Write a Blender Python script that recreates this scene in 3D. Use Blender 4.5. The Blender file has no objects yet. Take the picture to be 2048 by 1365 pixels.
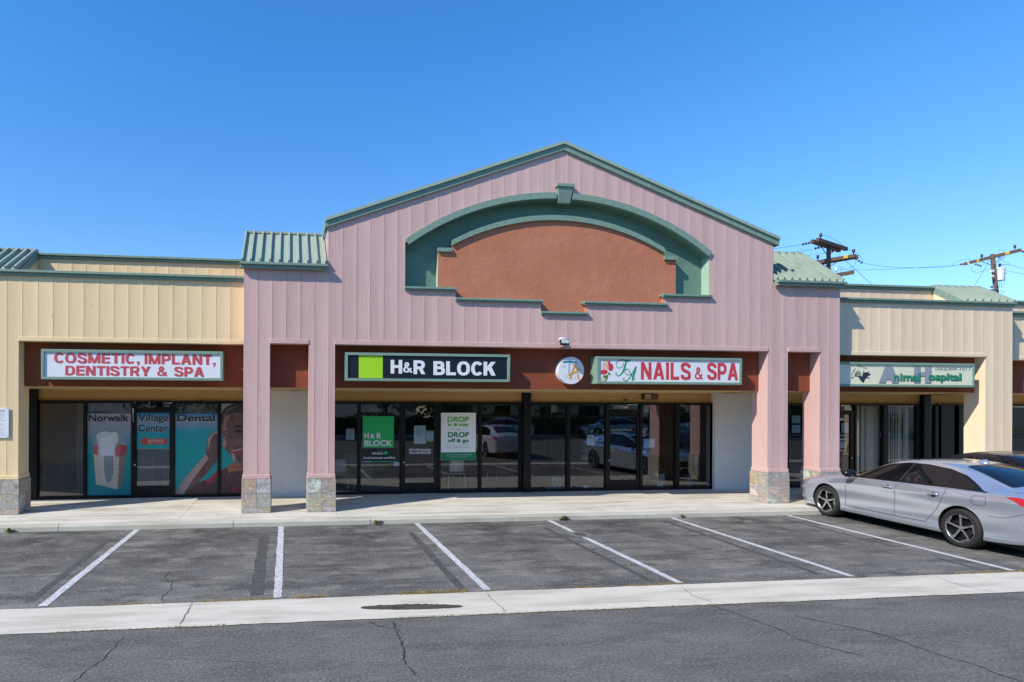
import bpy, bmesh, math, random
from mathutils import Vector, Matrix
from mathutils.bvhtree import BVHTree
random.seed(7)
SC = bpy.context.scene
COL = SC.collection
PI = math.pi
# ------------------------------------------------------------------ camera
F, PX, YH, H, RO = 1180.0, 727.0, 805.5, 2.465, 0.0038
TH = math.atan(147 / F); S_, C_ = math.sin(TH), math.cos(TH)
def at(x, y, Y):
    """photo pixel -> point on the vertical plane at depth Y"""
    x, y = x + RO * (y - YH), y - RO * (x - PX)
    a = (x - PX) / F
    X = (a * Y * C_ + Y * S_) / (C_ - a * S_)
    return X, H - (y - YH) / F * (X * S_ + Y * C_)
def ground(x, y, z=0.0):
    x, y = x + RO * (y - YH), y - RO * (x - PX)
    Zc = F * (H - z) / (y - YH); Xc = (x - PX) / F * Zc
    return Xc * C_ + Zc * S_, Zc * C_ - Xc * S_
cam = bpy.data.cameras.new('camera'); camo = bpy.data.objects.new('camera', cam); COL.objects.link(camo)
fwd = Vector((S_, C_, 0)); rt = Vector((C_, -S_, 0)); up = Vector((0, 0, 1))
r2 = rt * math.cos(RO) + up * math.sin(RO); u2 = up * math.cos(RO) - rt * math.sin(RO)
M = Matrix((r2, u2, -fwd)).transposed().to_4x4(); M.translation = (0, 0, H); camo.matrix_world = M
cam.sensor_width = 36; cam.lens = F / 2048 * 36; cam.shift_x = (1024 - PX) / 2048; cam.shift_y = (YH - 682.5) / 2048
cam.clip_start = 0.1; cam.clip_end = 5000
SC.camera = camo
# ------------------------------------------------------------------ light
SUN_EL, SUN_SL = 40.5, math.degrees(math.atan(0.515))
el, sl = math.radians(SUN_EL), math.radians(SUN_SL)
Ldir = Vector((math.cos(el) * math.cos(sl), math.cos(el) * math.sin(sl), -math.sin(el)))
sun = bpy.data.lights.new('sun', 'SUN'); suno = bpy.data.objects.new('sun', sun); COL.objects.link(suno)
suno.rotation_euler = Ldir.to_track_quat('-Z', 'Y').to_euler(); suno.location = (-20, -10, 20)
sun.energy = 5.0; sun.angle = math.radians(0.5); sun.color = (1.0, 0.93, 0.81)
W = bpy.data.worlds.new('World'); SC.world = W; W.use_nodes = True
nt = W.node_tree; bg = nt.nodes['Background']
sky = nt.nodes.new('ShaderNodeTexSky'); sky.sky_type = 'NISHITA'; sky.sun_disc = False
sky.sun_elevation = el; sky.sun_rotation = math.atan2(-Ldir.x, -Ldir.y)
sky.altitude = 50; sky.air_density = 1.0; sky.dust_density = 0.0; sky.ozone_density = 2.2
tint = nt.nodes.new('ShaderNodeMix'); tint.data_type = 'RGBA'; tint.blend_type = 'MULTIPLY'; tint.inputs[0].default_value = 1.0; tcw = nt.nodes.new('ShaderNodeTexCoord'); spw = nt.nodes.new('ShaderNodeSeparateXYZ'); rpw = nt.nodes.new('ShaderNodeValToRGB')
nt.links.new(tcw.outputs['Generated'], spw.inputs[0]); nt.links.new(spw.outputs[2], rpw.inputs[0]); nt.links.new(rpw.outputs[0], tint.inputs[7])
rpw.color_ramp.elements[0].position = 0.03; rpw.color_ramp.elements[0].color = (0.84, 1.04, 1.22, 1); rpw.color_ramp.elements[1].position = 0.50; rpw.color_ramp.elements[1].color = (0.44, 1.10, 1.66, 1)
nt.links.new(sky.outputs[0], tint.inputs[6]); nt.links.new(tint.outputs[2], bg.inputs[0]); bg.inputs[1].default_value = 0.15
SC.view_settings.view_transform = 'Standard'; SC.view_settings.look = 'None'
SC.view_settings.exposure = 0; SC.view_settings.gamma = 1
SC.cycles.max_bounces = 8; SC.cycles.transparent_max_bounces = 16
# ------------------------------------------------------------------ materials
class NT:
    def __init__(s, name):
        s.m = bpy.data.materials.new(name); s.m.use_nodes = True
        s.t = s.m.node_tree; s.b = s.t.nodes['Principled BSDF']
    def n(s, typ, **kw):
        nd = s.t.nodes.new('ShaderNode' + typ)
        for k, v in kw.items(): setattr(nd, k, v)
        return nd
    def l(s, a, b): s.t.links.new(a, b)
    def set(s, nd, **kw):
        for k, v in kw.items(): nd.inputs[k.replace('_', ' ')].default_value = v
    def coord(s, obj=False, scale=(1, 1, 1)):
        mp = s.n('Mapping'); mp.inputs['Scale'].default_value = scale
        if obj:
            tc = s.n('TexCoord'); s.l(tc.outputs['Object'], mp.inputs[0])
        else:
            g = s.n('NewGeometry'); s.l(g.outputs['Position'], mp.inputs[0])
        return mp.outputs[0]
    def noise(s, vec, scale, detail=4, rough=0.55):
        nd = s.n('TexNoise'); s.l(vec, nd.inputs['Vector'])
        nd.inputs['Scale'].default_value = scale; nd.inputs['Detail'].default_value = detail; nd.inputs['Roughness'].default_value = rough
        return nd.outputs['Fac']
    def ramp(s, fac, stops):
        r = s.n('ValToRGB'); e = r.color_ramp.elements
        while len(e) < len(stops): e.new(0.5)
        for el_, (p, c) in zip(e, stops):
            el_.position = p; el_.color = (*c, 1) if isinstance(c, tuple) else (c, c, c, 1)
        s.l(fac, r.inputs[0]); return r.outputs[0]
    def mix(s, fac, a, b, mode='MIX'):
        m = s.n('Mix', data_type='RGBA', blend_type=mode)
        for k, v in ((0, fac), (6, a), (7, b)):
            if hasattr(v, 'is_linked'): s.l(v, m.inputs[k])
            else: m.inputs[k].default_value = v if k == 0 else (*v, 1)
        return m.outputs[2]
    def bump(s, h, strength=0.3, dist=0.01):
        b = s.n('Bump'); b.inputs['Strength'].default_value = strength; b.inputs['Distance'].default_value = dist
        s.l(h, b.inputs['Height']); s.l(b.outputs[0], s.b.inputs['Normal'])
    def base(s, c):
        if hasattr(c, 'is_linked'): s.l(c, s.b.inputs['Base Color'])
        else: s.b.inputs['Base Color'].default_value = (*c, 1)
MATS = {}
def mat(name, col, rough=0.6, metal=0.0, var=0.0, vscale=3.0, stretch=(1, 1, 1), bump=0.0, bscale=60.0, spec=0.5, coat=0.0, obj=False, emit=None):
    if name in MATS: return MATS[name]
    k = NT(name); k.b.inputs['Roughness'].default_value = rough; k.b.inputs['Metallic'].default_value = metal
    k.b.inputs['Specular IOR Level'].default_value = spec; k.b.inputs['Coat Weight'].default_value = coat
    if coat: k.b.inputs['Coat Roughness'].default_value = 0.03
    if var:
        v = k.coord(obj, stretch)
        f = k.noise(v, vscale, 6, 0.6)
        k.base(k.ramp(f, [(0.25, tuple(c * (1 - var) for c in col)), (0.75, tuple(min(1, c * (1 + var)) for c in col))]))
    else: k.base(col)
    if bump:
        v2 = k.coord(obj)
        k.bump(k.noise(v2, bscale, 5, 0.6), bump, 0.01)
    if emit: k.b.inputs['Emission Color'].default_value = (*emit, 1); k.b.inputs['Emission Strength'].default_value = 1
    MATS[name] = k.m
    return k.m
def siding(name, col, dirt):
    """vertical boards: long vertical grain, board-to-board drift, faint weather streaks"""
    k = NT(name); k.b.inputs['Roughness'].default_value = 0.75; k.b.inputs['Specular IOR Level'].default_value = 0.25
    v = k.coord(False, (26, 26, 0.9)); grain = k.noise(v, 1.6, 6, 0.65)
    v2 = k.coord(False, (3.3, 3.3, 0.25)); strk = k.noise(v2, 1.0, 4, 0.6)
    v3 = k.coord(False, (1, 1, 1)); big = k.noise(v3, 0.8, 3, 0.5)
    c = k.ramp(grain, [(0.3, tuple(x * 0.89 for x in col)), (0.7, tuple(min(1, x * 1.05) for x in col))])
    c = k.mix(k.ramp(strk, [(0.45, 0.0), (0.85, 0.55)]), c, dirt)
    c = k.mix(k.ramp(big, [(0.35, 0.0), (0.8, 0.25)]), c, dirt)
    # each board drifts a little in shade; dirt runs gather in some of them
    g = k.n('NewGeometry'); sp = k.n('SeparateXYZ'); k.l(g.outputs['Position'], sp.inputs[0])
    fl = k.n('Math', operation='MULTIPLY_ADD'); k.l(sp.outputs[0], fl.inputs[0]); fl.inputs[1].default_value = 1 / .3058; fl.inputs[2].default_value = 60.2; f2 = k.n('Math', operation='FLOOR'); k.l(fl.outputs[0], f2.inputs[0])
    wn = k.n('TexWhiteNoise', noise_dimensions='1D'); k.l(f2.outputs[0], wn.inputs['W'])
    c = k.mix(0.5, c, k.ramp(wn.outputs['Value'], [(0.0, 0.82), (1.0, 1.0)]), 'MULTIPLY')
    run = k.noise(k.coord(False, (14, 14, 0.5)), 1.0, 5, 0.7); lowf = k.noise(k.coord(False, (0.7, 0.7, 0.9)), 1.0, 2, 0.5)
    mm = k.n('Math', operation='MULTIPLY'); k.l(k.ramp(run, [(0.56, 0.0), (0.72, 0.55)]), mm.inputs[0]); k.l(k.ramp(lowf, [(0.42, 0.0), (0.62, 1.0)]), mm.inputs[1])
    c = k.mix(mm.outputs[0], c, tuple(x * 0.72 for x in dirt))
    spk = k.noise(k.coord(False, (1, 1, .6)), 9, 3, .5); c = k.mix(k.ramp(spk, [(0.70, 0.0), (0.75, 0.35)]), c, tuple(x * 0.6 for x in dirt))
    k.base(c); k.bump(grain, 0.25, 0.006)
    MATS[name] = k.m; return k.m
def glass(name, tint, base=0.07, mult=1.0, rough=0.0):
    k = NT(name); k.t.nodes.remove(k.b)
    out = k.t.nodes['Material Output']
    tr = k.n('BsdfTransparent'); tr.inputs[0].default_value = (*tint, 1)
    gl = k.n('BsdfGlossy'); gl.inputs['Roughness'].default_value = rough; gl.inputs['Color'].default_value = (0.95, 0.97, 1, 1)
    fr = k.n('Fresnel'); fr.inputs[0].default_value = 1.5
    ma = k.n('Math', operation='MULTIPLY_ADD'); k.l(fr.outputs[0], ma.inputs[0]); ma.inputs[1].default_value = mult; ma.inputs[2].default_value = base
    ma.use_clamp = True
    # slight waviness of large panes
    v = k.coord(); nz = k.noise(v, 0.8, 1, 0.4); b = k.n('Bump'); b.inputs['Strength'].default_value = 0.05; b.inputs['Distance'].default_value = 0.02
    k.l(nz, b.inputs['Height']); k.l(b.outputs[0], gl.inputs['Normal'])
    mx = k.n('MixShader'); k.l(ma.outputs[0], mx.inputs[0]); k.l(tr.outputs[0], mx.inputs[1]); k.l(gl.outputs[0], mx.inputs[2]); k.l(mx.outputs[0], out.inputs[0])
    MATS[name] = k.m; return k.m
PINK = siding('pink_painted_siding', (0.72, 0.478, 0.435), (0.59, 0.39, 0.36))
CREAM = siding('cream_painted_siding', (0.97, 0.735, 0.42), (0.88, 0.645, 0.37))
CREAM2 = siding('pale_cream_siding', (0.97, 0.755, 0.52), (0.88, 0.67, 0.46))
GREEN = mat('sage_green_trim_paint', (0.205, 0.31, 0.24), 0.6, var=0.2, vscale=11, bump=0.1)
GREENLT = mat('sage_green_trim_lip', (0.33, 0.43, 0.34), 0.6, var=0.1, vscale=5)
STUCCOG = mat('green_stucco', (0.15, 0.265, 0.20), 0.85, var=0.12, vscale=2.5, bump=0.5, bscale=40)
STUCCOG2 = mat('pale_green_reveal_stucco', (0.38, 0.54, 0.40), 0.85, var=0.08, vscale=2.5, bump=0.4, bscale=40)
def rust_mat():
    k = NT('rust_orange_stucco'); k.b.inputs['Roughness'].default_value = 0.9; k.b.inputs['Specular IOR Level'].default_value = 0.2
    v = k.coord(); big = k.noise(v, 1.1, 5, 0.6); mid = k.noise(v, 5, 6, 0.65); fine = k.noise(v, 38, 4, 0.6)
    c = k.ramp(big, [(0.3, (0.52, 0.19, 0.105)), (0.7, (0.61, 0.24, 0.14))])
    c = k.mix(k.ramp(mid, [(0.35, 0.35), (0.65, 0.0)]), c, (0.47, 0.165, 0.09))
    k.base(c)
    ad = k.n('Math', operation='MULTIPLY_ADD'); k.l(mid, ad.inputs[0]); ad.inputs[1].default_value = 1.6; k.l(fine, ad.inputs[2])
    k.bump(ad.outputs[0], 0.45, 0.02); MATS['rust'] = k.m; return k.m
RUST = rust_mat()
RUSTD = mat('rust_brown_band_stucco', (0.255, 0.07, 0.036), 0.9, var=0.12, vscale=3, bump=0.4, bscale=45, spec=0.2)
TAN = mat('ochre_tan_paint', (0.50, 0.31, 0.115), 0.7, var=0.08, vscale=4, bump=0.1, spec=0.3)
TANL = mat('pale_tan_soffit_paint', (0.58, 0.42, 0.20), 0.8, var=0.06, vscale=4, spec=0.3)
BLACKF = mat('black_anodised_frame', (0.006, 0.006, 0.007), 0.4, var=0.2, vscale=9, spec=0.3)
BLOCKW = None
ROOFG = mat('sage_green_roof_metal', (0.34, 0.40, 0.315), 0.55, var=0.14, vscale=4, stretch=(3, 0.6, 0.6), bump=0.05)
WHITE = mat('white_acrylic', (0.80, 0.81, 0.84), 0.35, var=0.02, vscale=2)
PAPER = mat('white_paper', (0.75, 0.76, 0.78), 0.8)
INK = mat('dark_ink', (0.02, 0.02, 0.022), 0.6)
GREYINK = mat('grey_ink', (0.25, 0.25, 0.26), 0.7)
CHROME = mat('bright_metal', (0.75, 0.76, 0.78), 0.22, 1.0)
GALV = mat('galvanised_metal', (0.42, 0.43, 0.44), 0.45, 0.8, var=0.15, vscale=12)
PANE = glass('storefront_glass', (0.90, 0.93, 0.93), 0.066, 1.2)
def block_mat():
    k = NT('painted_block_wall'); k.b.inputs['Roughness'].default_value = 0.8; k.b.inputs['Specular IOR Level'].default_value = 0.25
    g = k.n('NewGeometry'); sp = k.n('SeparateXYZ'); k.l(g.outputs['Position'], sp.inputs[0])
    cb = k.n('CombineXYZ'); k.l(sp.outputs[0], cb.inputs[0]); k.l(sp.outputs[2], cb.inputs[1])
    br = k.n('TexBrick'); k.l(cb.outputs[0], br.inputs['Vector']); br.offset = 0.5
    br.inputs['Color1'].default_value = br.inputs['Color2'].default_value = (1, 1, 1, 1); br.inputs['Mortar'].default_value = (0, 0, 0, 1)
    br.inputs['Scale'].default_value = 1.0; br.inputs['Mortar Size'].default_value = 0.006; br.inputs['Mortar Smooth'].default_value = 0.6
    br.inputs['Brick Width'].default_value = 0.41; br.inputs['Row Height'].default_value = 0.205
    v = k.coord(); n1 = k.noise(v, 2.2, 5, 0.6)
    c = k.ramp(n1, [(0.3, (0.70, 0.69, 0.66)), (0.7, (0.78, 0.77, 0.74))])
    c = k.mix(br.outputs['Fac'], c, (0.64, 0.63, 0.61)); k.base(c)
    inv = k.n('Math', operation='SUBTRACT'); inv.inputs[0].default_value = 1; k.l(br.outputs['Fac'], inv.inputs[1])
    n2 = k.noise(v, 70, 4, 0.6); ad = k.n('Math', operation='MULTIPLY_ADD'); k.l(n2, ad.inputs[0]); ad.inputs[1].default_value = 0.35; k.l(inv.outputs[0], ad.inputs[2])
    k.bump(ad.outputs[0], 0.35, 0.006); return k.m
BLOCKW = block_mat()
def stone_mat():
    k = NT('slate_tile'); k.b.inputs['Roughness'].default_value = 0.75
    at_ = k.n('VertexColor', layer_name='Col')
    # every tile has its own veining: the tile colour also shifts the pattern
    g = k.n('NewGeometry'); off = k.n('VectorMath', operation='MULTIPLY_ADD'); k.l(at_.outputs[0], off.inputs[0]); off.inputs[1].default_value = (37, 53, 71); k.l(g.outputs['Position'], off.inputs[2]); v = off.outputs[0]
    sc_ = k.n('Mapping'); k.l(v, sc_.inputs[0]); sc_.inputs['Rotation'].default_value = (.3, .5, .6); sc_.inputs['Scale'].default_value = (1, 1, 3.2); vs = sc_.outputs[0]
    n1 = k.noise(v, 4.5, 8, 0.72); n2 = k.noise(vs, 3.2, 8, 0.72); n3 = k.noise(vs, 5.5, 7, 0.7); n4 = k.noise(v, 22, 5, 0.7)
    c = k.mix(k.ramp(n1, [(0.44, 0.0), (0.56, 0.9)]), at_.outputs[0], (0.34, 0.335, 0.335))
    c = k.mix(k.ramp(n2, [(0.53, 0.0), (0.62, 0.85)]), c, (0.50, 0.30, 0.15))
    c = k.mix(k.ramp(n3, [(0.57, 0.0), (0.66, 0.8)]), c, (0.74, 0.70, 0.64))
    c = k.mix(k.ramp(n4, [(0.34, 0.6), (0.48, 0.0)]), c, (0.18, 0.165, 0.15))
    vn = k.n('TexVoronoi', feature='DISTANCE_TO_EDGE')
    mp = k.n('Mix', data_type='RGBA'); k.l(vs, mp.inputs[6]); nn = k.n('TexNoise'); k.l(v, nn.inputs[0]); nn.inputs['Scale'].default_value = 5; k.l(nn.outputs['Color'], mp.inputs[7]); mp.inputs[0].default_value = 0.4
    k.l(mp.outputs[2], vn.inputs['Vector']); vn.inputs['Scale'].default_value = 4.2
    c = k.mix(k.ramp(vn.outputs['Distance'], [(0.0, 0.7), (0.03, 0.0)]), c, (0.10, 0.09, 0.08))
    k.base(c); k.bump(n1, 0.8, 0.03); return k.m
STONE = stone_mat()
# ------------------------------------------------------------------ mesh builder
ORG = {}
class MB:
    def __init__(s): s.v = []; s.f = []; s.mi = []; s.col = []; s.cur = 0; s.cc = (1, 1, 1)
    def poly(s, pts):
        b = len(s.v); s.v += [tuple(p) for p in pts]; s.f.append(tuple(range(b, b + len(pts)))); s.mi.append(s.cur); s.col.append(s.cc)
    def box(s, x0, x1, y0, y1, z0, z1):
        b = len(s.v)
        s.v += [(x, y, z) for z in (z0, z1) for y in (y0, y1) for x in (x0, x1)]
        for q in ((0, 2, 3, 1), (4, 5, 7, 6), (0, 1, 5, 4), (2, 6, 7, 3), (0, 4, 6, 2), (1, 3, 7, 5)):
            s.f.append(tuple(b + i for i in q)); s.mi.append(s.cur); s.col.append(s.cc)
        return s
    def mesh(s, verts, faces):
        b = len(s.v); s.v += [tuple(p) for p in verts]
        for q in faces: s.f.append(tuple(b + i for i in q)); s.mi.append(s.cur); s.col.append(s.cc)
        return s
    def prism_y(s, pts, y0, y1):
        """pts (x,z) counter-clockwise seen from -Y"""
        n = len(pts); b = len(s.v)
        s.v += [(x, y0, z) for x, z in pts] + [(x, y1, z) for x, z in pts]
        fs = [tuple(range(n)), tuple(range(2 * n - 1, n - 1, -1))] + [(i, i + n, (i + 1) % n + n, (i + 1) % n) for i in range(n)]
        for q in fs: s.f.append(tuple(b + i for i in q)); s.mi.append(s.cur); s.col.append(s.cc)
        return s
    def tube(s, pts, r, n=8, cap=True):
        pts = [Vector(p) for p in pts]; rs = r if isinstance(r, (list, tuple)) else [r] * len(pts)
        b = len(s.v); ref = None
        for i, p in enumerate(pts):
            d = (pts[min(i + 1, len(pts) - 1)] - pts[max(i - 1, 0)]).normalized()
            if ref is None: ref = Vector((0, 0, 1)) if abs(d.z) < 0.9 else Vector((1, 0, 0))
            a = d.cross(ref).normalized(); c = a.cross(d).normalized(); ref = c
            for k in range(n):
                t = 2 * PI * k / n; s.v.append(tuple(p + (a * math.cos(t) + c * math.sin(t)) * rs[i]))
        for i in range(len(pts) - 1):
            for k in range(n):
                s.f.append((b + i * n + k, b + i * n + (k + 1) % n, b + (i + 1) * n + (k + 1) % n, b + (i + 1) * n + k)); s.mi.append(s.cur); s.col.append(s.cc)
        if cap:
            e = b + (len(pts) - 1) * n
            s.f.append(tuple(range(b + n - 1, b - 1, -1))); s.f.append(tuple(range(e, e + n))); s.mi += [s.cur] * 2; s.col += [s.cc] * 2
        return s
    def lathe(s, prof, c, axis='z', n=24, caps=True):
        """prof list of (r, h) along the axis, c the centre"""
        b = len(s.v)
        for r, h in prof:
            for k in range(n):
                t = 2 * PI * k / n; p, q = r * math.cos(t), r * math.sin(t)
                s.v.append({'z': (c[0] + p, c[1] + q, c[2] + h), 'y': (c[0] + p, c[1] + h, c[2] + q), 'x': (c[0] + h, c[1] + p, c[2] + q)}[axis])
        for i in range(len(prof) - 1):
            for k in range(n):
                s.f.append((b + i * n + k, b + i * n + (k + 1) % n, b + (i + 1) * n + (k + 1) % n, b + (i + 1) * n + k)); s.mi.append(s.cur); s.col.append(s.cc)
        for i in (0, len(prof) - 1) if caps else ():
            if prof[i][0] > 1e-4:
                s.f.append(tuple(range(b + i * n, b + i * n + n))); s.mi.append(s.cur); s.col.append(s.cc)
        return s
    def build(s, name, mats, parent=None, smooth=False, origin=None, bevel=0.0, local=False):
        mats = mats if isinstance(mats, (list, tuple)) else [mats]
        if local: o = Vector((0, 0, 0))
        elif parent is not None: o = Vector(ORG[parent.name])
        elif origin is not None: o = Vector(origin)
        else:
            xs, ys, zs = zip(*s.v); o = Vector(((min(xs) + max(xs)) / 2, (min(ys) + max(ys)) / 2, min(zs)))
        me = bpy.data.meshes.new(name); me.from_pydata([tuple(Vector(p) - o) for p in s.v], [], s.f)
        for m in mats: me.materials.append(m)
        for p, i in zip(me.polygons, s.mi): p.material_index = i; p.use_smooth = smooth
        if any(c != (1, 1, 1) for c in s.col):
            ca = me.color_attributes.new('Col', 'FLOAT_COLOR', 'CORNER')
            for p, c in zip(me.polygons, s.col):
                for li in p.loop_indices: ca.data[li].color = (*c, 1)
        bm = bmesh.new(); bm.from_mesh(me); bmesh.ops.remove_doubles(bm, verts=bm.verts, dist=1e-5)
        bmesh.ops.recalc_face_normals(bm, faces=bm.faces) if mats[0].name != 'storefront_glass' else None
        bm.to_mesh(me); bm.free()
        ob = bpy.data.objects.new(name, me); COL.objects.link(ob)
        if parent is not None: ob.parent = parent; ORG[ob.name] = ORG[parent.name]
        else: ob.location = o; ORG[ob.name] = tuple(o)
        if bevel:
            b = ob.modifiers.new('bevel', 'BEVEL'); b.width = bevel; b.segments = 2; b.limit_method = 'ANGLE'; b.angle_limit = math.radians(40)
        return ob
def tag(o, label=None, cat=None, group=None, kind=None):
    if label: o['label'] = label
    if cat: o['category'] = cat
    if group: o['group'] = group
    if kind: o['kind'] = kind
    return o
def thing(name, loc, label, cat, group=None, rz=0.0, local=False):
    o = bpy.data.objects.new(name, None); COL.objects.link(o); o.location = loc; o.rotation_euler = (0, 0, rz)
    o.empty_display_size = 0.2
    ORG[o.name] = (0, 0, 0) if local else tuple(loc)
    return tag(o, label, cat, group)
def copy_tree(o, parent=None):
    c = o.copy(); COL.objects.link(c); c.parent = parent; ORG[c.name] = ORG.get(o.name, (0, 0, 0))
    for ch in list(o.children): copy_tree(ch, c)
    return c
# ------------------------------------------------------------------ text
_tc = {}
def glyphs(body, bold=0.0, space=1.0, res=4):
    key = (body, bold, space)
    if key in _tc: return _tc[key]
    cu = bpy.data.curves.new('text', 'FONT'); cu.body = body; cu.offset = bold; cu.resolution_u = res; cu.space_character = space
    cu.align_x = 'CENTER'; cu.fill_mode = 'FRONT'
    ob = bpy.data.objects.new('text', cu)
    me = bpy.data.meshes.new_from_object(ob)
    r = ([tuple(v.co)[:2] for v in me.vertices], [tuple(p.vertices) for p in me.polygons])
    bpy.data.objects.remove(ob); bpy.data.curves.remove(cu); bpy.data.meshes.remove(me)
    _tc[key] = r; return r
def put_text(mb, body, x0, x1, z0, z1, Y, bold=0.0, space=1.0, shear=0.0):
    vs, fs = glyphs(body, 0.0, space)
    if bold:
        d = bold * .62; o_ = [(d, d), (-d, d), (d, -d), (-d, -d)] + ([(0, 0)] if bold > .04 else [])
        V0 = [(x + p, y + q) for p, q in o_ for x, y in vs]; ax, bx = min(v[0] for v in V0), max(v[0] for v in V0); ay, by = min(v[1] for v in V0), max(v[1] for v in V0)
        sx, sz = (x1 - x0) / max(bx - ax, 1e-6), (z1 - z0) / max(by - ay, 1e-6)
        for k, (p, q) in enumerate(o_): mb.mesh([(x0 + (x + p - ax) * sx, Y - k * .00025, z0 + (y + q - ay) * sz) for x, y in vs], fs)
        return
    ax, bx = min(v[0] for v in vs), max(v[0] for v in vs); ay, by = min(v[1] for v in vs), max(v[1] for v in vs)
    sx, sz = (x1 - x0) / max(bx - ax, 1e-6), (z1 - z0) / max(by - ay, 1e-6)
    mb.mesh([(x0 + (x - ax) * sx + shear * (y - ay) * sz, Y, z0 + (y - ay) * sz) for x, y in vs], fs)
def px_text(mb, body, px0, px1, py0, py1, Y, **kw):
    X0, Z1 = at(px0, py0, Y); X1, Z0 = at(px1, py1, Y)
    Xm, zt = at((px0 + px1) / 2, py0, Y); _, zb = at((px0 + px1) / 2, py1, Y)
    put_text(mb, body, X0, X1, zb, zt, Y, **kw)
def rect(px0, py0, px1, py1, Y):
    X0, _ = at(px0, (py0 + py1) / 2, Y); X1, _ = at(px1, (py0 + py1) / 2, Y)
    _, Z1 = at((px0 + px1) / 2, py0, Y); _, Z0 = at((px0 + px1) / 2, py1, Y)
    return X0, X1, Z0, Z1
def stroke(mb, pts, w, Y, closed=False, n=6):
    """ribbon along a smooth curve through (x, z) points on the plane Y; w number or list"""
    P = [Vector(p) for p in pts]; out = []; ws = []
    W_ = w if isinstance(w, (list, tuple)) else [w] * len(P)
    for i in range(len(P) - 1):
        a, b, c, d = P[max(i - 1, 0)], P[i], P[i + 1], P[min(i + 2, len(P) - 1)]
        for k in range(n):
            t = k / n
            out.append(0.5 * ((2 * b) + (c - a) * t + (2 * a - 5 * b + 4 * c - d) * t * t + (3 * b - a - 3 * c + d) * t ** 3)); ws.append(W_[i] * (1 - t) + W_[i + 1] * t)
    out.append(P[-1]); ws.append(W_[-1])
    L, R = [], []
    for i, p in enumerate(out):
        d = (out[min(i + 1, len(out) - 1)] - out[max(i - 1, 0)])
        nrm = Vector((-d.y, d.x)).normalized() if d.length > 1e-9 else Vector((0, 1))
        L.append(p + nrm * ws[i] / 2); R.append(p - nrm * ws[i] / 2)
    for i in range(len(out) - 1):
        mb.poly([(R[i].x, Y, R[i].y), (R[i + 1].x, Y, R[i + 1].y), (L[i + 1].x, Y, L[i + 1].y), (L[i].x, Y, L[i].y)])
def blob(mb, pts, Y, n=6):
    """filled smooth closed outline through (x, z) points"""
    P = [Vector(p) for p in pts]; m = len(P); out = []
    for i in range(m):
        a, b, c, d = P[i - 1], P[i], P[(i + 1) % m], P[(i + 2) % m]
        for k in range(n):
            t = k / n
            out.append(0.5 * ((2 * b) + (c - a) * t + (2 * a - 5 * b + 4 * c - d) * t * t + (3 * b - a - 3 * c + d) * t ** 3))
    fill(mb, [(p.x, p.y) for p in out], Y)
def fill(mb, pts, Y):
    from mathutils.geometry import tessellate_polygon
    tr = tessellate_polygon([[Vector((x, z, 0)) for x, z in pts]])
    mb.mesh([(x, Y, z) for x, z in pts], [tuple(t) for t in tr])

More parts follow.
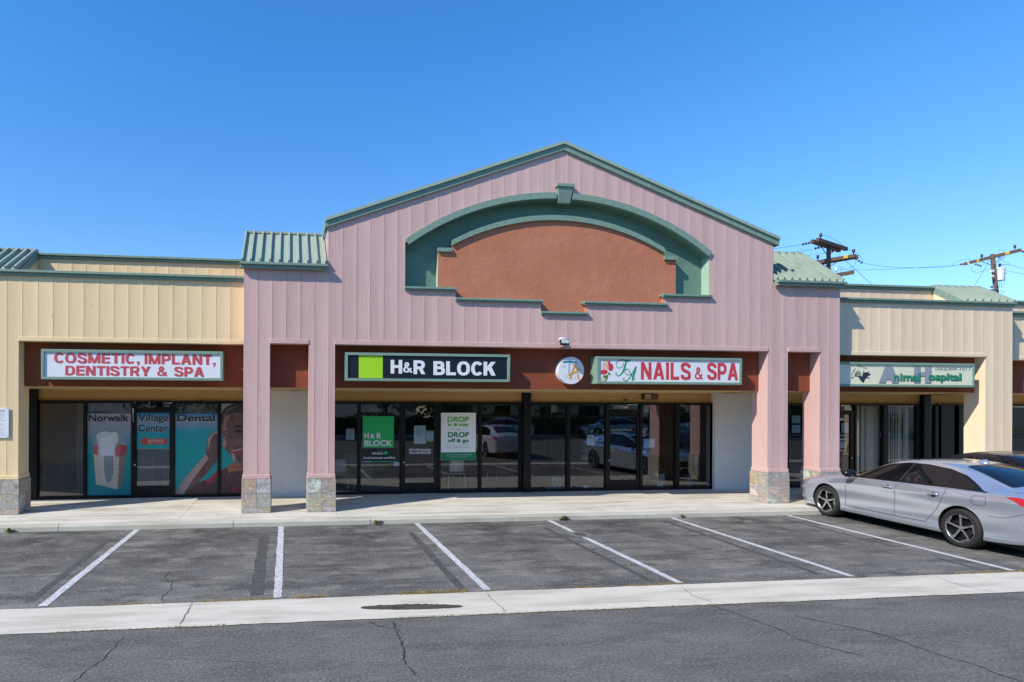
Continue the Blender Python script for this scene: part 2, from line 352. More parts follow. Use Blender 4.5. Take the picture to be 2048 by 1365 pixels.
# ------------------------------------------------------------------ a plain bold sans drawn from strokes (capitals of the big signs)
def block_glyph(ch, t):
    """cap height 1, vertical stroke t, horizontal stroke t*.86 -> width, list of quads-lists"""
    h = t / 2; th = t * .84; hh = th / 2; out = []
    def bar(x0, x1, z, th_=None): k = (th_ or th) / 2; out.append([(x0, z - k), (x1, z - k), (x1, z + k), (x0, z + k)])
    def stem(x, z0=0.0, z1=1.0): out.append([(x - h, z0), (x + h, z0), (x + h, z1), (x - h, z1)])
    def diag(xa, xb, w=None, z0=0.0, z1=1.0): k = (w or t * 1.08) / 2; out.append([(xa - k, z0), (xa + k, z0), (xb + k, z1), (xb - k, z1)])
    def path(pts):
        n = len(pts); L, R = [], []
        for i, (x, z) in enumerate(pts):
            a, b = pts[max(i - 1, 0)], pts[min(i + 1, n - 1)]; dx, dz = b[0] - a[0], b[1] - a[1]; l = math.hypot(dx, dz) or 1; nx, nz = -dz / l, dx / l
            k = math.hypot(nx * h, nz * hh); L.append((x + nx * k, z + nz * k)); R.append((x - nx * k, z - nz * k))
        for i in range(n - 1): out.append([R[i], R[i + 1], L[i + 1], L[i]])
    def arc(cx, cz, rx, rz, a0, a1, n=14, p=2.35):
        r = []
        for i in range(n + 1):
            a = math.radians(a0 + (a1 - a0) * i / n); c, s = math.cos(a), math.sin(a); r.append((cx + rx * abs(c) ** (2 / p) * (1 if c >= 0 else -1), cz + rz * abs(s) ** (2 / p) * (1 if s >= 0 else -1)))
        return r
    def bowl(z0, z1, w): # half bowl on a stem between two bar levels
        r = (z1 - z0) / 2; path([(h, z1), (w - h - r * .95, z1)] + arc(w - h - r * .95, (z0 + z1) / 2, r * .95, r, 90, -90, 12, 2.2)[1:] + [(h, z0)])
    if ch == 'H': w = .80; stem(h); stem(w - h); bar(h, w - h, .52)
    elif ch == 'I': w = t; stem(h)
    elif ch == 'L': w = .66; stem(h); bar(0, w, hh)
    elif ch == 'T': w = .72; stem(w / 2); bar(0, w, 1 - hh)
    elif ch == 'E': w = .70; stem(h); bar(h, w, hh); bar(h, w * .95, .52); bar(h, w, 1 - hh)
    elif ch == 'N': w = .80; stem(h); stem(w - h); diag(w - h * 1.05, h * 1.05, t * 1.15)
    elif ch == 'M': w = .98; stem(h); stem(w - h); diag(w / 2, h * 1.0, t * 1.0); diag(w / 2, w - h * 1.0, t * 1.0)
    elif ch == 'A': w = .86; diag(h * 1.08, w / 2 - t * .06); diag(w - h * 1.08, w / 2 + t * .06); bar(w * .24, w * .76, .30, th * .9)
    elif ch == 'Y': w = .82; stem(w / 2, 0, .48); diag(w / 2 - .01, h * 1.1, t * 1.1, .38, 1); diag(w / 2 + .01, w - h * 1.1, t * 1.1, .38, 1)
    elif ch == 'K': w = .84; stem(h); diag(t * .75, w - h * 1.35, t * 1.3, .36, 1); diag(w - h * 1.25, w * .47, t * 1.22, 0, .62)
    elif ch == 'P': w = .74; stem(h); bowl(.42, 1 - hh, w)
    elif ch == 'R': w = .80; stem(h); bowl(.46, 1 - hh, w * .97); diag(w - h * 1.1, w * .55, t * 1.08, 0, .5)
    elif ch == 'B': w = .78; stem(h); bowl(.53, 1 - hh, w * .94); bowl(hh, .53, w)
    elif ch == 'D': w = .80; stem(h); path([(h, 1 - hh), (w * .45, 1 - hh)] + arc(w * .45, .5, w * .55 - h, .5 - hh, 90, -90, 16)[1:] + [(h, hh)])
    elif ch == 'O': w = .88; path(arc(w / 2, .5, w / 2 - h, .5 - hh + .012, 0, 360, 36))
    elif ch == 'C': w = .82; path(arc(w / 2, .5, w / 2 - h, .5 - hh + .012, 36, 324, 30)); w = .77
    elif ch == 'S':
        w = .76; P = [(w - h * 1.02, .70), (w - h * 1.25, .83), (w * .5, 1 - hh + .012), (h * 1.1, .86), (h, .73), (h * 1.35, .61), (w * .5, .51), (w - h * 1.25, .40), (w - h, .27), (w - h * 1.15, .13), (w * .5, hh - .012), (h * 1.2, .15), (h * .98, .30)]
        V = [Vector(p) for p in P]; q = []
        for i in range(len(V) - 1):
            a, b, c, d = V[max(i - 1, 0)], V[i], V[i + 1], V[min(i + 2, len(V) - 1)]
            for k in range(5): u = k / 5; v = 0.5 * ((2 * b) + (c - a) * u + (2 * a - 5 * b + 4 * c - d) * u * u + (3 * b - a - 3 * c + d) * u ** 3); q.append((v.x, v.y))
        path(q + [P[-1]])
    elif ch == ',': w = t * 1.1; out.append([(0, 0), (t, 0), (t, t * .9), (0, t * .9)]); out.append([(t * .45, -.02), (t, -.02), (t * .55, -.24), (t * .12, -.24)])
    elif ch == '&':
        w = .92; P = [(w - h * .6, .02), (w * .62, .28), (w * .30, .66), (w * .24, .80), (w * .32, .93), (w * .45, .94), (w * .55, .82), (w * .48, .68), (w * .25, .52), (h, .34), (h * 1.1, .16), (w * .36, hh), (w * .60, .15), (w * .76, .34), (w * .80, .46)]
        V = [Vector(p) for p in P]; q = []
        for i in range(len(V) - 1):
            a, b, c, d = V[max(i - 1, 0)], V[i], V[i + 1], V[min(i + 2, len(V) - 1)]
            for k in range(5): u = k / 5; v = 0.5 * ((2 * b) + (c - a) * u + (2 * a - 5 * b + 4 * c - d) * u * u + (3 * b - a - 3 * c + d) * u ** 3); q.append((v.x, v.y))
        h2, hh2 = h * .82, hh * .82; h, hh = h2, hh2; path(q + [P[-1]])
    else: w = .3
    return w, out
def block_text(mb, body, px0, px1, py0, py1, Y, t=.2, gap=.1, word=.32):
    """bold capitals fitted to a pixel box (its height is the cap height)"""
    X0, _ = at(px0, (py0 + py1) / 2, Y); X1, _ = at(px1, (py0 + py1) / 2, Y); z1 = at((px0 + px1) / 2, py0, Y)[1]; z0 = at((px0 + px1) / 2, py1, Y)[1]
    items = []; x = 0.0
    for ch in body:
        if ch == ' ': x += word - gap; continue
        w, q = block_glyph(ch, t); items.append((x, q)); x += w + gap
    tot = x - gap; sx = (X1 - X0) / tot; sz = z1 - z0; k = 0
    for gx, q in items:
        for quad in q: mb.poly([(X0 + (gx + px) * sx, Y - .00012 * (k % 40), z0 + pz_ * sz) for px, pz_ in quad]); k += 1
# ------------------------------------------------------------------ ground
def asphalt(name, lo, hi, dark, light, ystain=None, grain=.5):
    k = NT(name); k.b.inputs['Specular IOR Level'].default_value = 0.25
    v = k.coord(); big = k.noise(v, 0.5, 7, 0.6); vs = k.coord(False, (0.45, 1.5, 1)); sm = k.noise(vs, 1.3, 8, 0.7); lt = k.noise(k.coord(False, (0.8, 1.9, 1)), 1.7, 8, 0.72)
    c = k.ramp(big, [(0.38, lo), (0.62, hi)])
    c = k.mix(k.ramp(sm, [(0.49, 0.0), (0.58, 0.85)]), c, dark)
    c = k.mix(k.ramp(lt, [(0.50, 0.0), (0.62, 0.6)]), c, light)
    if ystain:
        g = k.n('NewGeometry'); sp = k.n('SeparateXYZ'); k.l(g.outputs['Position'], sp.inputs[0])
        mr = k.n('MapRange'); k.l(sp.outputs[1], mr.inputs[0]); mr.inputs[1].default_value = ystain[0]; mr.inputs[2].default_value = ystain[1]
        wv = k.n('Math', operation='MULTIPLY_ADD'); k.l(sp.outputs[0], wv.inputs[0]); wv.inputs[1].default_value = 2 * PI / 2.742; wv.inputs[2].default_value = 2 * PI * 1.535 / 2.742
        cs = k.n('Math', operation='COSINE'); k.l(wv.outputs[0], cs.inputs[0])
        cr = k.n('MapRange'); k.l(cs.outputs[0], cr.inputs[0]); cr.inputs[1].default_value = -0.6; cr.inputs[2].default_value = 0.9
        nz = k.noise(v, 1.9, 7, 0.7)
        m1 = k.n('Math', operation='MULTIPLY'); k.l(mr.outputs[0], m1.inputs[0]); k.l(cr.outputs[0], m1.inputs[1])
        m2 = k.n('Math', operation='MULTIPLY'); k.l(m1.outputs[0], m2.inputs[0]); k.l(k.ramp(nz, [(0.42, 0.0), (0.60, 1.0)]), m2.inputs[1])
        c = k.mix(m2.outputs[0], c, tuple(x * 0.55 for x in dark))
        # small drips
        dr = k.noise(v, 5.5, 4, 0.6); c = k.mix(k.ramp(dr, [(0.64, 0.0), (0.72, 0.7)]), c, tuple(x * .6 for x in dark))
    g1 = k.noise(v, 34, 5, 0.8); g2 = k.noise(v, 95, 2, 0.7)
    c = k.mix(k.ramp(g1, [(0.36, grain), (0.50, 0.0)]), c, tuple(x * 0.45 for x in lo))
    c = k.mix(k.ramp(g1, [(0.53, 0.0), (0.68, grain)]), c, tuple(min(1, x * 2.0) for x in hi))
    c = k.mix(k.ramp(g2, [(0.55, 0.0), (0.70, grain)]), c, tuple(min(1, x * 1.8) for x in hi))
    k.base(c); k.l(k.ramp(big, [(0.3, 0.85), (0.7, 0.95)]), k.b.inputs['Roughness'])
    k.bump(g2, 0.6, 0.006); return k.m
ASPH = asphalt('drive_lane_asphalt', (0.121, 0.114, 0.104), (0.156, 0.147, 0.134), (0.094, 0.089, 0.083), (0.20, 0.19, 0.172), grain=.9)
ASPH2 = asphalt('parking_bay_asphalt', (0.108, 0.103, 0.095), (0.172, 0.164, 0.148), (0.056, 0.053, 0.050), (0.31, 0.288, 0.246), (8.0, 11.0), grain=.75)
def concrete(name, lo, hi, stain, joint=None):
    k = NT(name); k.b.inputs['Roughness'].default_value = 0.85; k.b.inputs['Specular IOR Level'].default_value = 0.3
    v = k.coord(); n1 = k.noise(v, 1.3, 7, 0.65); vs = k.coord(False, (0.35, 2.4, 1)); n2 = k.noise(vs, 1.6, 6, 0.65); n3 = k.noise(v, 60, 4, 0.7)
    c = k.ramp(n1, [(0.3, lo), (0.7, hi)])
    c = k.mix(k.ramp(n2, [(0.47, 0.0), (0.62, 0.75)]), c, stain)
    c = k.mix(k.ramp(n3, [(0.3, 0.25), (0.5, 0.0)]), c, tuple(x * 0.6 for x in lo))
    sp = k.noise(v, 17, 2, 0.5); c = k.mix(k.ramp(sp, [(0.70, 0.0), (0.76, 0.5)]), c, tuple(x * 0.55 for x in lo))
    k.base(c); k.bump(n3, 0.25, 0.005); return k.m
CONC = concrete('sidewalk_concrete', (0.60, 0.565, 0.48), (0.73, 0.69, 0.595), (0.42, 0.385, 0.305))
CONCG = concrete('gutter_concrete', (0.60, 0.55, 0.45), (0.70, 0.645, 0.54), (0.46, 0.415, 0.335))
CURBM = concrete('curb_concrete', (0.47, 0.45, 0.37), (0.56, 0.54, 0.45), (0.38, 0.36, 0.29))
mb = MB(); R_ = 900
mb.poly([(-R_, -R_, 0), (R_, -R_, 0), (R_, R_, 0), (-R_, R_, 0)]); lane = mb.build('road', ASPH); tag(lane, kind='structure')
mb = MB(); mb.poly([(-60, 7.42, .004), (80, 7.42, .004), (80, 11.83, .004), (-60, 11.83, .004)]); lot = mb.build('parking_lot', ASPH2); tag(lot, kind='structure')
# ragged-edged concrete gutter
mb = MB(); n = 560; rnd = random.Random(3)
edge = [(-60 + 140 * i / n, 6.635 + rnd.uniform(-.012, .012), 7.43 + rnd.uniform(-.012, .012)) for i in range(n + 1)]
for a, b in zip(edge, edge[1:]):
    mb.poly([(a[0], a[1], .008), (b[0], b[1], .008), (b[0], 6.95, .006), (a[0], 6.95, .006)]); mb.poly([(a[0], 6.95, .006), (b[0], 6.95, .006), (b[0], b[2], .008), (a[0], a[2], .008)])
gutter = mb.build('gutter', CONCG); tag(gutter, kind='structure')
# sidewalk with a separate curb, both with joints
mb = MB(); jx = [-60, -5.55, -2.2, 0.98, 4.1, 7.2, 11.75, 15.2, 80]
for a, b in zip(jx, jx[1:]): mb.box(a + .004, b - .004, 11.965, 24.5, -.05, .115)
walk = mb.build('sidewalk', CONC); tag(walk, kind='structure'); 
mb = MB(); cj = [-60, -6.0, -4.35, -1.1, 1.62, 4.6, 7.6, 10.7, 13.8, 17, 80]
for a, b in zip(cj, cj[1:]):
    A, B = a + .006, b - .006
    pr = [(11.80, -.05), (11.81, .085), (11.822, .103), (11.845, .114), (11.96, .117), (11.96, -.05)]
    for (y0, z0), (y1, z1) in zip(pr, pr[1:]): mb.poly([(A, y0, z0), (B, y0, z0), (B, y1, z1), (A, y1, z1)])
    for X in (A, B): mb.poly([(X, y, z) for y, z in pr])
curb = mb.build('curb', CURBM, smooth=False); tag(curb, kind='structure')
PAINT = NT('worn_white_road_paint'); k = PAINT; k.b.inputs['Roughness'].default_value = 0.7
v = k.coord(); n1 = k.noise(v, 26, 6, 0.75); n2 = k.noise(v, 3, 5, 0.6)
c = k.ramp(n2, [(0.3, (0.52, 0.52, 0.52)), (0.7, (0.68, 0.68, 0.68))]); c = k.mix(k.ramp(n1, [(0.50, 0.0), (0.62, 0.8)]), c, (0.17, 0.17, 0.165)); k.base(c); PAINT = k.m
SEAL = mat('old_line_blackout_sealer', (0.080, 0.077, 0.073), 0.8, var=0.5, vscale=9)
CRACK = mat('dark_asphalt_crack', (0.04, 0.04, 0.04), 0.9)  # asphalt cracks are flat ribbons in one even dark colour
CRACKC = mat('concrete_crack_dirt', (0.20, 0.18, 0.15), 0.9)
def line_strip(name, x0, y0, x1, y1, w, z, m, parent, rough=.006, seed=0):
    rnd = random.Random(seed); mb = MB(); d = Vector((x1 - x0, y1 - y0)); nn = max(2, int(d.length / .12)); pr = Vector((-d.y, d.x)).normalized()
    L, Rr = [], []
    for i in range(nn + 1):
        p = Vector((x0, y0)) + d * (i / nn); L.append(p + pr * (w / 2 + rnd.uniform(-rough, rough))); Rr.append(p - pr * (w / 2 + rnd.uniform(-rough, rough)))
    for i in range(nn): mb.poly([(L[i].x, L[i].y, z), (Rr[i].x, Rr[i].y, z), (Rr[i + 1].x, Rr[i + 1].y, z), (L[i + 1].x, L[i + 1].y, z)])
    return mb.build(name, m, parent)
for i, (xa, xb) in enumerate([(-8.4, -8.4), (-5.68, -5.68), (-2.90, -2.94), (-0.165, -0.145), (2.57, 2.585), (5.40, 5.32), (8.17, 7.98), (10.93, 10.66), (13.62, 13.42), (16.4, 16.2)]):
    line_strip('painted_line', xa, 11.78, xb, 7.50, .105, .009, PAINT, lot, seed=i)
for i, (a, b) in enumerate([((215, 1082), (60, 1204)), ((528, 1071), (513, 1192)), ((821, 1066), (928, 1183)), ((1088, 1056), (1302, 1163)), ((1330, 1043), (1637, 1149)), ((1566, 1038), (1788, 1094)), ((1874, 1117), (1966, 1142))]):
    A, B = ground(*a), ground(*b); line_strip('sealed_line', A[0], A[1], B[0], B[1], (.11, .17, .12, .10, .10, .09, .09)[i], .0065, SEAL, lot, .009, seed=20 + i)
def crack(pts, w, z, m, parent, seed=0):
    rnd = random.Random(seed); P = [Vector(ground(x / 2 + ox, y / 2 + 1000)) for ox, x, y in pts]; out = []
    for a, b in zip(P, P[1:]):
        n = max(2, int((b - a).length / .05))
        for i in range(n):
            out.append(a.lerp(b, i / n) + Vector((rnd.uniform(-.012, .012), rnd.uniform(-.012, .012))))
    out.append(P[-1]); mb = MB(); L, Rr = [], []
    for i, p in enumerate(out):
        d = out[min(i + 1, len(out) - 1)] - out[max(i - 1, 0)]; pr = Vector((-d.y, d.x)).normalized(); ww = w * rnd.uniform(.35, 1.1) * (1 if 0 < i < len(out) - 1 else .2)
        L.append(p + pr * ww / 2); Rr.append(p - pr * ww / 2)
    for i in range(len(out) - 1): mb.poly([(L[i].x, L[i].y, z), (Rr[i].x, Rr[i].y, z), (Rr[i + 1].x, Rr[i + 1].y, z), (L[i + 1].x, L[i + 1].y, z)])
    mb.build('crack', m, parent)
LZ = lambda l, ox: [(ox, x, y) for x, y in l]
crack(LZ([(1570, 485), (1585, 520), (1600, 560), (1620, 600), (1610, 640), (1640, 680), (1662, 705)], 0), .022, .005, CRACK, lane, 1)
crack(LZ([(1475, 485), (1510, 505), (1550, 512), (1588, 520)], 0), .014, .005, CRACK, lane, 2)
crack(LZ([(500, 545), (450, 595), (410, 640), (350, 680), (290, 735)], 0), .009, .005, CRACK, lane, 3)
crack(LZ([(560, 634), (800, 640), (1050, 655)], 0), .006, .005, CRACK, lane, 4)
crack(LZ([(680, 290), (655, 315), (688, 330), (685, 360), (655, 385), (645, 405)], 0), .016, .0075, CRACK, lot, 5)
crack(LZ([(768, 415), (755, 445), (730, 480), (722, 503)], 0), .018, .0105, CRACKC, gutter, 6)
crack(LZ([(1945, 375), (1990, 420), (2030, 455)], 0), .018, .0105, CRACKC, gutter, 7)
crack(LZ([(805, 425), (950, 475), (1060, 515), (1150, 560), (1270, 595), (1420, 628)], 1024), .018, .005, CRACK, lane, 8)
crack(LZ([(1130, 465), (1300, 500), (1420, 525), (1530, 555), (1620, 590), (1690, 615), (1780, 640), (1880, 670), (1920, 690), (2060, 735)], 1024), .018, .005, CRACK, lane, 9)
crack(LZ([(670, 345), (720, 385), (800, 412)], 1024), .014, .0105, CRACKC, gutter, 10)
crack(LZ([(1680, 305), (1780, 340), (1930, 372)], 1024), .012, .0105, CRACKC, gutter, 11)
crack(LZ([(1640, 240), (1650, 265), (1640, 290)], 0), .010, .0075, CRACK, lot, 12)
WET = mat('wet_dirt_stain', (0.085, 0.074, 0.055), 0.35, var=0.4, vscale=9)
mb = MB(); top = []; bot = []
rnd = random.Random(11)
for i in range(46):
    t = i / 45; x = 722 + (941 - 722) * t; env = math.sin(PI * min(1, t * 1.05 + .02)) ** .45
    ym = 1217.5 - 3.0 * t; a = ground(x, ym - 6.0 * env * rnd.uniform(.82, 1.08)); b = ground(x, ym + 5.0 * env * rnd.uniform(.85, 1.06)); top.append(a); bot.append(b)
for i in range(45): mb.poly([(*bot[i], .011), (*bot[i + 1], .011), (*top[i + 1], .011), (*top[i], .011)])
mb.build('water_stain', WET, gutter)
# little valve cover set in a concrete ring on a painted line
cx, cy = ground(1160, 1070.5)
vt = thing('valve_cover', (cx, cy, 0), 'small round iron valve cover in a concrete collar on the fourth white parking line', 'valve cover')
mb = MB(); pts = [(cx + (.24 + random.uniform(-.02, .02)) * math.cos(t * PI / 14), cy + (.24 + random.uniform(-.02, .02)) * math.sin(t * PI / 14), .012) for t in range(28)]; mb.poly(pts); mb.build('collar', mat('dark_cement_collar', (.16, .16, .155), .85, var=.25, vscale=14, bump=.3), vt)
mb = MB(); mb.lathe([(.105, 0), (.105, .008), (.085, .010), (.08, .006), (.0, .006)], (cx, cy, .012)); mb.build('lid', mat('rusty_iron', (.12, .09, .075), .7, .4, var=.3, vscale=30), vt)
# dry grass along the gutter joints
DRY = mat('dry_grass', (0.33, 0.24, 0.09), 0.8, var=0.4, vscale=8); GRN = mat('weed_leaf_green', (0.16, 0.20, 0.05), 0.7, var=0.4, vscale=30)
mb = MB(); rnd = random.Random(5)
def tuft(mb, x, y, z, n, h, sp):
    for _ in range(n):
        a = rnd.uniform(0, 2 * PI); r = rnd.uniform(0, sp); bx, by = x + r * math.cos(a), y + r * .4 * math.sin(a); hh = h * rnd.uniform(.4, 1.1); a2 = rnd.uniform(0, 2 * PI); l = hh * rnd.uniform(.3, 1.1); w = .004
        mb.poly([(bx - w, by, z), (bx + w, by, z), (bx + l * math.cos(a2), by + l * math.sin(a2), z + hh)])
for (x0, x1, ye, dens, h) in [(-2.2, -1.5, 7.44, 60, .03), (-1.1, -.2, 7.44, 90, .035), (.05, .45, 7.44, 60, .05), (1.4, 2.3, 7.44, 160, .05), (3.7, 4.2, 7.44, 60, .03), (4.5, 5.3, 7.44, 120, .03), (9.6, 10.9, 7.44, 160, .04), (-2.5, -.2, 6.63, 120, .018), (1.2, 5.2, 6.63, 260, .018), (5.2, 9, 6.63, 160, .012), (-5, 12, 7.44, 150, .018)]:
    for _ in range(dens): mb_x = rnd.uniform(x0, x1); tuft(mb, mb_x, ye + rnd.uniform(-.02, .02), .006, 3, h, .02)
tag(mb.build('dry_grass', DRY), 'thin dry yellow grass sprouting along the edges of the concrete gutter', 'grass', kind='stuff')
def weed(px, py, h, n, label, dry=.4):
    x, y = ground(px, py); y = 11.79; mb = MB(); mb.cur = 0
    for i in range(n):
        a = rnd.uniform(PI, 2 * PI); e = rnd.uniform(.3, 1.3); l = h * rnd.uniform(.6, 1.2); d = Vector((math.cos(a) * math.cos(e), math.sin(a) * math.cos(e) * .7, math.sin(e))); pr = Vector((-math.sin(a), math.cos(a), 0)) * l * .13
        o = Vector((x, y, .005)); m = o + d * l * .55; t = o + d * l + Vector((0, 0, -l * .15)); mb.cur = 1 if rnd.random() < dry else 0
        mb.poly([o, m + pr, t]); mb.poly([o, t, m - pr])
    tag(mb.build('weed', [GRN, DRY]), label, 'weed', 'weeds at the foot of the curb')
weed(30, 1061, .12, 26, 'small green weed at the foot of the curb near the left stone column', .1)
weed(753, 1049, .14, 30, 'pale yellow-green weed at the curb below the black tax office storefront', .5)
weed(1127, 1041, .13, 60, 'brownish bushy weed at the curb below the nail salon', .6)
weed(1360, 1035, .09, 34, 'dark withered weed at the curb left of the grey car', .7)
# ------------------------------------------------------------------ buildings
PKY, BDY, CRY, CBY, SFY = 12.68, 12.97, 13.05, 13.31, 15.0
FZ = 3.715; Z0 = .115
pinkb = thing('shop_building', (6.08, 12.7, 0), 'pink gabled middle section of the shopping strip with an orange arched panel', 'building')
creamb = thing('shop_building', (-4.5, 13.05, 0), 'cream panelled wing left of the pink gable, holding the dental office', 'building')
creamr = thing('shop_building', (15.8, 13.05, 0), 'cream panelled wing right of the pink gable, holding the animal clinic', 'building')
farb = thing('shop_building', (22, 13.45, 0), 'next cream wing cut off by the right edge, set back a little', 'building')
def cladding(mb, x0, x1, Y, ivals, breaks=(), pitch=.3015, cup=.0055):
    n = max(1, round((x1 - x0) / pitch)); p = (x1 - x0) / n; pts = []; g = .0035
    for i in range(n):
        a = x0 + i * p
        pts += [(a, .009), (a + g, .009), (a + g + .002, 0)]
        for u in (.15, .3, .5, .7, .85): pts.append((a + u * p, cup * math.sin(PI * u) ** .8))
        pts += [(a + p - g - .002, 0), (a + p - g, .009)]
    pts.append((x1, .009))
    for b in breaks:
        if x0 < b < x1 and min(abs(b - q[0]) for q in pts) > 1e-4: pts.append((b, 0.004))
    pts.sort()
    for (xa, ya), (xb, yb) in zip(pts, pts[1:]):
        if xb - xa < 1e-6: continue
        A, B = ivals(xa + 1e-5), ivals(xb - 1e-5)
        for (a0, a1), (b0, b1) in zip(A, B):
            if a1 - a0 > 1e-4 or b1 - b0 > 1e-4:
                mb.poly([(xa, Y + ya, a0), (xb, Y + yb, b0), (xb, Y + yb, b1), (xa, Y + ya, a1)])
XL, XR = -.978, 13.136; GL, GR, GC = .785, 11.36, 6.10
cols_p = [(-.978, -.428), (.395, .957), (11.236, 11.751), (12.614, 13.136)]
arch_o = lambda x: 1.083 + math.sqrt(max(0, 6.127 ** 2 - (x - GC) ** 2))
HX0, HX1 = 2.485, 9.715
rake = lambda x: 8.36 - .3655 * abs(x - GC)          # top of the green rake board
def stepz(x): return 4.985 if x < 3.62 or x > 8.57 else (4.768 if x < 5.60 or x > 6.68 else 4.515)
def pink_iv(x):
    lo = FZ
    for a, b in cols_p:
        if a <= x <= b: lo = .835
    hi = rake(x) - .12 if GL < x < GR else 5.36
    if HX0 < x < HX1: return [(lo, stepz(x)), (arch_o(x) - .07, hi)]
    return [(lo, hi)]
mb = MB(); br = [c for ab in cols_p for c in ab] + [GL, GR, GC, HX0, HX1, 3.62, 5.6, 6.68, 8.57]
cladding(mb, XL, XR, PKY, pink_iv, br); mb.build('wall_cladding', PINK, pinkb)
# the solid behind the boards
mb = MB()
def pbox(*a): mb.box(*a)
for a, b in cols_p: mb.box(a, b, PKY + .0135, PKY + .49, .80, FZ + .1)
for a, b in ((-.428, .395), (.957, 11.236), (11.751, 12.614)): mb.box(a, b, PKY + .0135, BDY - .001, FZ, FZ + .2)
# gable body: side cheeks, towers' sides and the back
mb.box(GL, GL + .05, PKY + .0135, 13.70, 5.3, 6.25); mb.box(GR - .05, GR, PKY + .0135, 13.70, 5.3, 6.22)
mb.box(XL, XL + .05, PKY + .0135, 15.0, 3.6, 5.35); mb.box(XR - .05, XR, PKY + .0135, 15.0, 3.6, 5.33)
mb.prism_y([(GL, 5), (GR, 5), (GR, 6.25), (GC, 8.15), (GL, 6.25)], 13.70, 13.75)
for X0_, X1_ in ((XL, GL), (GR, XR)): mb.box(X0_, X1_, 13.74, 13.83, 4.0, 6.30)
mb.build('wall_core', PINK, pinkb)
mb = MB()
for a, b in ((-.428, .395), (.957, 11.236), (11.751, 12.614)): mb.box(a - .0, b + .0, PKY - .012, PKY + .02, FZ - .002, FZ + .095)
mb.build('fascia_board', PINK, pinkb, bevel=.006)
# columns' feet: skirt board and slate tiles, one part per column
def stone_base(x0, x1, y0, y1, parent, seed, top=.835, skirt=None, rows=(.30, .30, .115)):
    mb = MB(); rnd = random.Random(seed); P = .028
    pal = [(.50, .43, .33), (.46, .42, .37), (.55, .44, .31), (.66, .60, .52), (.42, .37, .30), (.53, .45, .33), (.72, .68, .62), (.52, .38, .26)]
    X0_, X1_, Y0_, Y1_ = x0 - P, x1 + P, y0 - P, y1 + P
    z = top
    for h in rows:
        zl = max(z - h, .117)
        def tiles(a, b, f, d):
            L = b - a; n = max(1, round(L / .295))
            for i in range(n):
                p, q = a + L * i / n + .003, a + L * (i + 1) / n - .003; mb.cc = rnd.choice(pal); mb.cc = tuple(c * rnd.uniform(.85, 1.15) for c in mb.cc); o = rnd.uniform(0, .007)
                f(p, q, zl + .003, z - .002, o)
        tiles(X0_, X1_, lambda p, q, a, b, o: mb.box(p, q, Y0_ - o, Y0_ + .02, a, b), 0)
        tiles(Y0_ + .02, Y1_, lambda p, q, a, b, o: mb.box(X0_ - o, X0_ + .02, p, q, a, b), 0)
        tiles(Y0_ + .02, Y1_, lambda p, q, a, b, o: mb.box(X1_ - .02, X1_ + o, p, q, a, b), 0)
        z -= h
    mb.cc = (.20, .19, .17); mb.box(X0_ + .012, X1_ - .012, Y0_ + .012, Y1_ - .005, .116, top)
    return mb.build('stone_base', STONE, parent)
for i, (a, b) in enumerate(cols_p):
    stone_base(a, b, PKY, PKY + .49, pinkb, 40 + i)
    mb = MB(); mb.box(a - .016, b + .016, PKY - .016, PKY + .506, .838, .925); mb.build('column_skirt', PINK, pinkb, bevel=.008)
# rake boards (two-step profile), eave returns and roof planes of the gable
mb = MB(); mb2 = MB(); OH = .058
for s in (-1, 1):
    xe = GC + s * (5.37 + .0)
    def rp(x, d): return (x, rake(x) + d)
    def seg(m, d0, d1, y0, y1, xe=xe, s=s):
        p = [rp(GC, d0), rp(xe, d0), rp(xe, d1), rp(GC, d1)]
        if s < 0: p = p[::-1]
        m.prism_y(p, y0, y1)
    seg(mb, -.185, -.055, PKY - .05, PKY + .02); seg(mb2, -.057, .01, PKY - .09, PKY + .02)
    seg(mb2, -.03, .012, PKY + .02, 13.74)
    # level eave board running back along the cheek
    zz = rake(xe); mb.box(min(xe, xe - s * .03), max(xe, xe - s * .03), PKY + .02, 13.74, zz - .185, zz - .056)
mb.build('rake_trim', GREEN, pinkb); mb2.build('gable_roof', GREENLT, pinkb)
# standing-seam hoods over the two towers
def hood(x0, x1, parent, y0=12.58, z0=5.395, y1=13.80, z1=6.35, n=9, ridge=True, nm='hood_roof'):
    mb = MB()
    d = Vector((0, y1 - y0, z1 - z0)); nrm = Vector((0, -(z1 - z0), y1 - y0)).normalized()
    def slab(xa, xb, h0, h1, t0=0.0, t1=1.0):
        a = Vector((0, y0, z0)) + d * t0; b = Vector((0, y0, z0)) + d * t1
        vs = []
        for p in (a, b):
            for h in (h0, h1):
                for X in (xa, xb): q = p + nrm * h; vs.append((X, q.y, q.z))
        mb.mesh(vs, [(0, 1, 3, 2), (4, 6, 7, 5), (0, 4, 5, 1), (2, 3, 7, 6), (0, 2, 6, 4), (1, 5, 7, 3)])
    slab(x0, x1, -.03, 0)
    w = (x1 - x0) / n
    for i in range(n + 1):
        X = min(max(x0 + i * w, x0 + .02), x1 - .02); slab(X - .019, X + .019, 0, .070, .03 if i % 1 == 0 else 0, 1)
    if ridge:
        q = Vector((0, y1, z1)); mb.box(x0, x1, y1 - .035, y1 + .09, z1 + .008, z1 + .052)
    return mb.build(nm, ROOFG, parent)
hood(-1.03, .765, pinkb); hood(11.375, 13.16, pinkb, z0=5.375)
